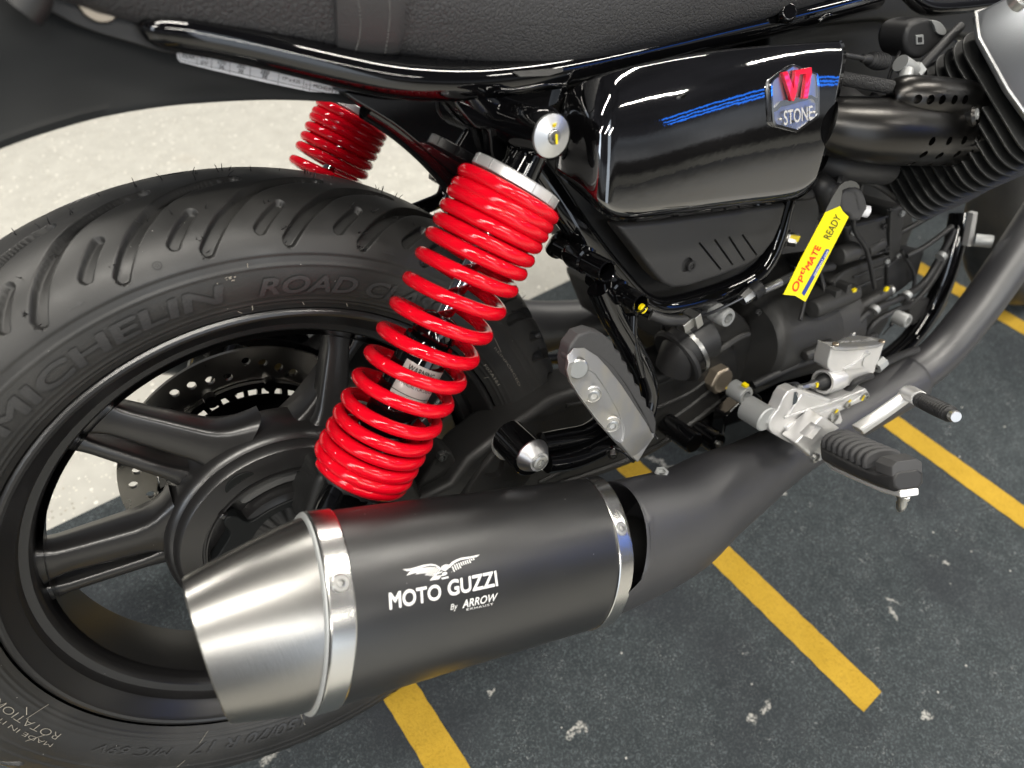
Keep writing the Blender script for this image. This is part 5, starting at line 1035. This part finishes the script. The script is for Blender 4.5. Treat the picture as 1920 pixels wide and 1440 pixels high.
for k in range(8):
    s0 = .006 + k * (PL - .040) / 7.4; b = MB(); arc = []
    for i in range(13): a = math.pi * i / 12; arc.append((.0178 * math.cos(a), .0030 + .0150 * math.sin(a) ** .6))
    ring = lambda s, q=1: [pb + pa * s + ps * x * q + pup * (z * q if z > .008 else z) for x, z in arc] + [pb + pa * s - ps * .0165 + pup * .002, pb + pa * s + ps * .0165 + pup * .002]
    loft(mb, [ring(s0, .95), ring(s0 + .0008), ring(s0 + .0030), ring(s0 + .0046, .90)])
loft(mb, [[pb + pa * s + ps * x * q + pup * z for x, z in ((-.0155, .004), (.0155, .004), (.0155, .0125), (.010, .0165), (-.010, .0165), (-.0155, .0125))] for s, q in ((PL - .020, 1), (PL - .004, .9), (PL - .001, .8))])
build('peg_rib', mb, 'pegrub', rp, angle=35, bevel=.0006)
mb = MB(); loft(mb, [pegring(-.008, .010, -.0155, -.012, .001), pegring(.02, .0150, -.0175, -.0135, .001), pegring(PL - .02, .0130, -.0150, -.0110, .001), pegring(PL + .001, .008, -.0140, -.0075, .001)]); build('peg_core', mb, 'alu', rp, bevel=.001)
mb = MB(); f0 = P(1698, 914, -.3480); dn = unit(np.array([.02, -.05, -1])); lathe(mb, f0, dn, [(-.006, .0070), (.000, .0068), (.007, .0046), (.008, .0046), (.0085, .0054), (.0120, .0054), (.0125, .0042), (.0135, .0036), (.0180, .0044), (.0245, .0036), (.0275, .0018), (.028, 0)], 24, caps=False); build('bank_feeler', mb, 'zinc', rp)
# pedal
mb = MB(); A_, B_ = [P(1608, 806, -.2640), P(1650, 778, -.2720), P(1700, 742, -.2800)], None
rings = []
for c, wz, wy in zip(cr(A_, 6), np.linspace(.0068, .0062, 13), np.linspace(.0060, .0055, 13)):
    t = unit(A_[-1] - A_[0]); s_ = unit(np.cross(t, EY)); rings.append([c + s_ * wz * a + EY * wy * b for a, b in ((-1, -.6), (-.6, -1), (.6, -1), (1, -.6), (1, .6), (.6, 1), (-.6, 1), (-1, .6))])
loft(mb, rings); ped = build('brake_pedal', mb, 'alu', ROOT, bevel=.0012)
mb = MB(); tube(mb, [P(1692, 748, -.2740), P(1702, 738, -.2800), P(1714, 742, -.2900), P(1724, 748, -.3000)], [.0058, .0078, .0078, .0074], 20, smooth=5); build('pedal_elbow', mb, 'alu', ped)
mb = MB(); a, b = P(1722, 748, -.2980), P(1789, 780, -.3420); d_ = unit(b - a); n_ = np.linalg.norm(b - a); pr = [(0, 0), (0, .0066)]
for k in range(13): h_ = .002 + k * (n_ - .006) / 13; pr += [(h_, .0066 + .0004 * math.sin(k / 4)), (h_ + .0012, .0073 + .0004 * math.sin(k / 4)), (h_ + .0024, .0073), (h_ + .0032, .0064)]
pr += [(n_ - .002, .0055), (n_ - .002, 0)]; lathe(mb, a, d_, pr, 24, caps=False); build('pedal_rubber', mb, 'blkrub', ped, angle=40)
mb = MB(); lathe(mb, b, d_, [(-.004, 0), (-.004, .0050), (.0015, .0052), (.0030, .0045), (.0030, 0)], 20, caps=False); build('pedal_cap', mb, 'turned', ped)
# master cylinder with its built-in reservoir
mb = MB(); plate(mb, k3([(697, 300), (720, 318), (820, 322), (960, 312), (1080, 296), (1128, 275), (1122, 300), (1090, 400), (1058, 470), (1052, 510), (1000, 560), (900, 606), (800, 640), (775, 600), (735, 530), (690, 505), (662, 478), (668, 430), (694, 330)]), -.2240, .017); mc = build('master_cylinder', mb, 'alu', ROOT, bevel=.0085, bseg=5)
mb = MB(); lid = k3([(697, 292, -.2250), (725, 312, -.2270), (820, 318, -.2280), (960, 306, -.2280), (1080, 290, -.2270), (1130, 265, -.2240), (1122, 246, -.2100), (1040, 228, -.1960), (905, 208, -.1920), (860, 214, -.1920), (735, 262, -.2040)])
q = np.array([P(*p) for p in lid]); loft(mb, [q - EZ * .004, q]); build('reservoir_lid', mb, 'cast_alu', mc, bevel=.0012)
mb = MB()
for k in range(26):
    u, v = random.uniform(.15, .85), random.uniform(.25, .75); c = (q[0] * (1 - u) + q[5] * u) * (1 - v) + (q[10] * (1 - u) + q[7] * u) * v; box(mb, c + EZ * .0008, unit(q[4] - q[1]), unit(q[8] - q[2]), EZ, random.uniform(.002, .006), .0012, .0006)
build('lid_lettering', mb, 'alu', mc)
mb = MB()
for k in (0, 5): c = q[k] * .88 + q.mean(0) * .12; lathe(mb, c, EZ, [(0, .0032), (.0014, .0032), (.0020, .0024), (.0020, 0)], 16, caps=False)
build('lid_screw', mb, 'grommet', mc)
mb = MB(); plate(mb, cr(k3([(802, 492), (850, 462), (900, 432), (950, 390), (985, 360), (1020, 352), (1030, 375), (1020, 430), (985, 475), (920, 485), (850, 492)]), 4, True), -.2265, .004); build('sight_boss', mb, 'alu', mc, bevel=.0015, bseg=3)
mb = MB(); lathe(mb, P(*k3([(985, 415)])[0], -.2270), NEG, [(0, .0060), (0, .0072), (.0010, .0072), (.0010, .0060)], 32); build('sight_glass_rim', mb, 'alu', mc)
mb = MB(); cyl(mb, *k3([(985, 415)])[0], -.2275, -.2240, .0060); build('sight_glass', mb, 'tagclear', mc)
mb = MB(); bc = P(*k3([(628, 590)])[0], -.2200); bx = unit(P(*k3([(628, 590)])[0], -.2200) - P(*k3([(800, 545)])[0], -.2180)); lathe(mb, bc, bx, [(-.024, 0), (-.024, .0128), (.0, .0128), (.002, .0120), (.002, .0098), (-.006, .0090), (-.006, 0)], 36, caps=False); build('cylinder_mouth', mb, 'alu', mc)
mb = MB(); lathe(mb, bc, bx, [(-.008, .0085), (.001, .0080), (.003, .0066), (.006, .0062), (.009, .0046), (.014, .0036), (.014, 0)], 28, caps=False); build('dust_boot', mb, 'blkrub', mc)
mb = MB(); lathe(mb, bc, bx, [(.013, .0038), (.016, .0046), (.021, .0046), (.023, .0030), (.04, .003), (.04, 0)], 6, caps=False); build('push_rod', mb, 'zinc', mc)
mb = MB(); box(mb, bc + bx * .018 + np.array([0, -.0040, .001]), bx, EY, EZ, .003, .002, .005); build('paint_mark', mb, 'ypaint', mc)
mb = MB(); tube(mb, [P(*k3([(400, 640)])[0], -.2140), P(*k3([(350, 680)])[0], -.2200), P(*k3([(330, 720)])[0], -.2240)], [.006, .009, .010], 18, smooth=4); lathe(mb, P(*k3([(310, 660)])[0], -.2120), NEG, [(0, 0), (0, .007), (.006, .0075), (.009, .006), (.009, 0)], 20, caps=False); build('rod_joint', mb, 'chrome', mc)
mb = MB(); tube(mb, [P(*k3([(780, 690)])[0], -.2200), P(*k3([(850, 640)])[0], -.2245), P(*k3([(900, 590)])[0], -.2270), P(*k3([(1020, 545)])[0], -.2270)], .0036, 12, smooth=5); tube(mb, [P(*k3([(1060, 460)])[0], -.2140), P(*k3([(1120, 440)])[0], -.2100), P(*k3([(1250, 380)])[0], -.1940), P(*k3([(1390, 330)])[0], -.1740)], .0046, 12, smooth=5); build('brake_hose', mb, 'blkrub', mc)
mb = MB(); lathe(mb, P(*k3([(1085, 450)])[0], -.2140), unit((.9, 0, .3)), [(-.006, 0), (-.006, .0072), (.006, .0072), (.006, 0)], 8, caps=False); build('hose_union', mb, 'greybolt', mc)

# ------------------------------------------------------------------ charger lead cap on the motorcycle and the tag hanging from it
mb = MB(); tube(mb, [P(1512, 330, -.12), P(1530, 338, -.13), P(1546, 352, -.14), P(1560, 380, -.14)], [.009, .0095, .011, .013], 20, smooth=5); lathe(mb, P(1578, 345, -.14), unit((.3, -.9, .2)), [(-.008, .010), (0, .0125), (.003, .010), (.003, 0)], 24, caps=False); tube(mb, [P(1480, 362, -.125), P(1515, 362, -.13), P(1540, 350, -.13)], .007, 14, smooth=4); build('charger_lead', mb, 'blkrub', ROOT)
mb = MB(); plate(mb, [(1578, 372), (1586, 356), (1602, 352), (1615, 355), (1624, 368), (1628, 388), (1622, 400), (1614, 412), (1600, 413), (1592, 403), (1580, 396)], -.163, .024, sm=3); cp = build('charger_cap', mb, 'pegrub', ROOT, bevel=.004, bseg=4)
mb = MB(); plate(mb, [(1596, 400), (1616, 405), (1614, 414), (1600, 414), (1594, 408)], -.158, .016); build('cap_lip', mb, 'pegrub', cp, bevel=.002)
mb = MB(); lathe(mb, P(1622, 396, -.156), unit((.7, -.6, -.2)), [(-.004, 0), (-.004, .006), (.003, .0062), (.004, .005), (.004, 0)], 24, caps=False); build('cap_ring', mb, 'label', cp)
mb = MB(); v, f = text2d('OPTIMATE', .01, 0, 0); ctree = bvh(cp); 
onto(mb, quad2px(v, [(1601, 360), (1609, 394), (1613, 393), (1605, 359)]), f, ctree, .0002); build('cap_lettering', mb, 'blkrub', cp, angle=180)
tg_root = bpy.data.objects.new('tag', None); COL.objects.link(tg_root)
tw = lambda x, y: (x / 5.335 + 1440, y / 5.335 + 320)
def tagY(x, y): return -.190 + .018 * ((580 - y) / 200)
def tplate(mb, pts, lift, th): q = np.array([P(x, y, tagY(x, y) - lift) for x, y in pts]); loft(mb, [q, q + EY * th])
tpts = [tw(*p) for p in [(575, 418), (722, 355), (748, 405), (808, 462), (640, 790), (375, 1312), (270, 1250), (155, 1240), (330, 880)]]
mb = MB(); tplate(mb, tpts, 0, .0005); tag = build('tag_card', mb, 'yellow', None, angle=20)
mb = MB(); tplate(mb, [tw(*p) for p in [(580, 400), (650, 260), (720, 150), (770, 110), (830, 98), (880, 112), (912, 150), (918, 180), (870, 165), (800, 170), (745, 195), (722, 355), (575, 418)]], -.0004, .0006); build('tag_loop', mb, 'tagclear', None, angle=20)
tq = np.array([P(x, y, tagY(x, y)) for x, y in tpts]); 
class PlaneTree:
    def ray_cast(s, o, d, m=2):
        a, b, c = [Vector(x) for x in (tq[0], tq[3], tq[5])]; n = (b - a).cross(c - a).normalized(); t = (a - o).dot(n) / d.dot(n); return (o + d * t, n, 0, t)
ttree = PlaneTree()
def tagtext(nm, m, s, quad, bold=0): mb = MB(); text_px(mb, s, [tw(*p) for p in quad], ttree, .0006, bold, 0, 0); return build(nm, mb, m, None, angle=180)
tagtext('tag_lettering', 'tagred', 'Opti', [(282, 1222), (372, 980), (330, 962), (222, 1180)], .03) 
tagtext('tag_lettering', 'tagred', 'MATE', [(405, 1000), (528, 765), (470, 740), (365, 955)], .035)
tagtext('tag_ready_lettering', 'ink', 'READY', [(610, 692), (730, 470), (668, 428), (545, 660)], .0)
mb = MB(); v, f = polyfill([tw(*p) for p in [(332, 1225), (358, 1252), (610, 800), (600, 785), (575, 785)]]); onto(mb, v, f, ttree, .0005); build('tag_stripe', mb, 'tagblue', None, angle=180)
tagtext('tag_web_lettering', 'white', 'optimate1.com', [(462, 1058), (602, 806), (580, 792), (440, 1040)], .01)
for o in [o for o in COL.objects if o.parent is None and o.name.split('.')[0] in ('tag_card', 'tag_loop', 'tag_lettering', 'tag_ready_lettering', 'tag_stripe', 'tag_web_lettering')]: o.parent = tg_root
tg_root.rotation_euler = (LEAN, 0, 0)
tg_root['label'] = 'yellow plastic tag reading READY, looped over the grey rubber cap beside the engine'; tg_root['category'] = 'tag'

# ------------------------------------------------------------------ front wheel, just inside the frame edge
mb = MB(); pr = [(.285 + .030 * math.cos(a), .052 * math.sin(a)) for a in np.linspace(0, 2 * math.pi, 28, endpoint=False)]
revolve(mb, pr + [pr[0]], 120); fw = build('front_wheel', mb, 'rubber', ROOT); fw.location = (1.545, 0, 0)
mb = MB(); revolve(mb, [(.262, -.035), (.235, -.03), (.225, 0), (.235, .03), (.262, .035)], 96); o = build('front_rim', mb, 'wheel', fw)
for k in range(8):
    mb = MB(); t0 = k * 45; loft(mb, [[pol(r, t0, 0) + pol(1, t0 + 90, 0) * a * .012 + EY * b * .015 for a, b in ((-1, -1), (1, -1), (1, 1), (-1, 1))] for r in (.04, .23)]); build('front_spoke', mb, 'wheel', fw, bevel=.003)
mb = MB(); lathe(mb, (0, -.05, 0), EY, [(0, 0), (0, .04), (.1, .04), (.1, 0)], 32, caps=False); build('front_hub', mb, 'wheel', fw)
# side stand on the far side carries the lean
mb = MB(); tube(mb, [np.array([.60, .12, -.06]), np.array([.56, .20, -.15]), np.array([.50, .33, -.212])], .011, 14, smooth=4); build('side_stand', mb, 'gloss', ROOT)
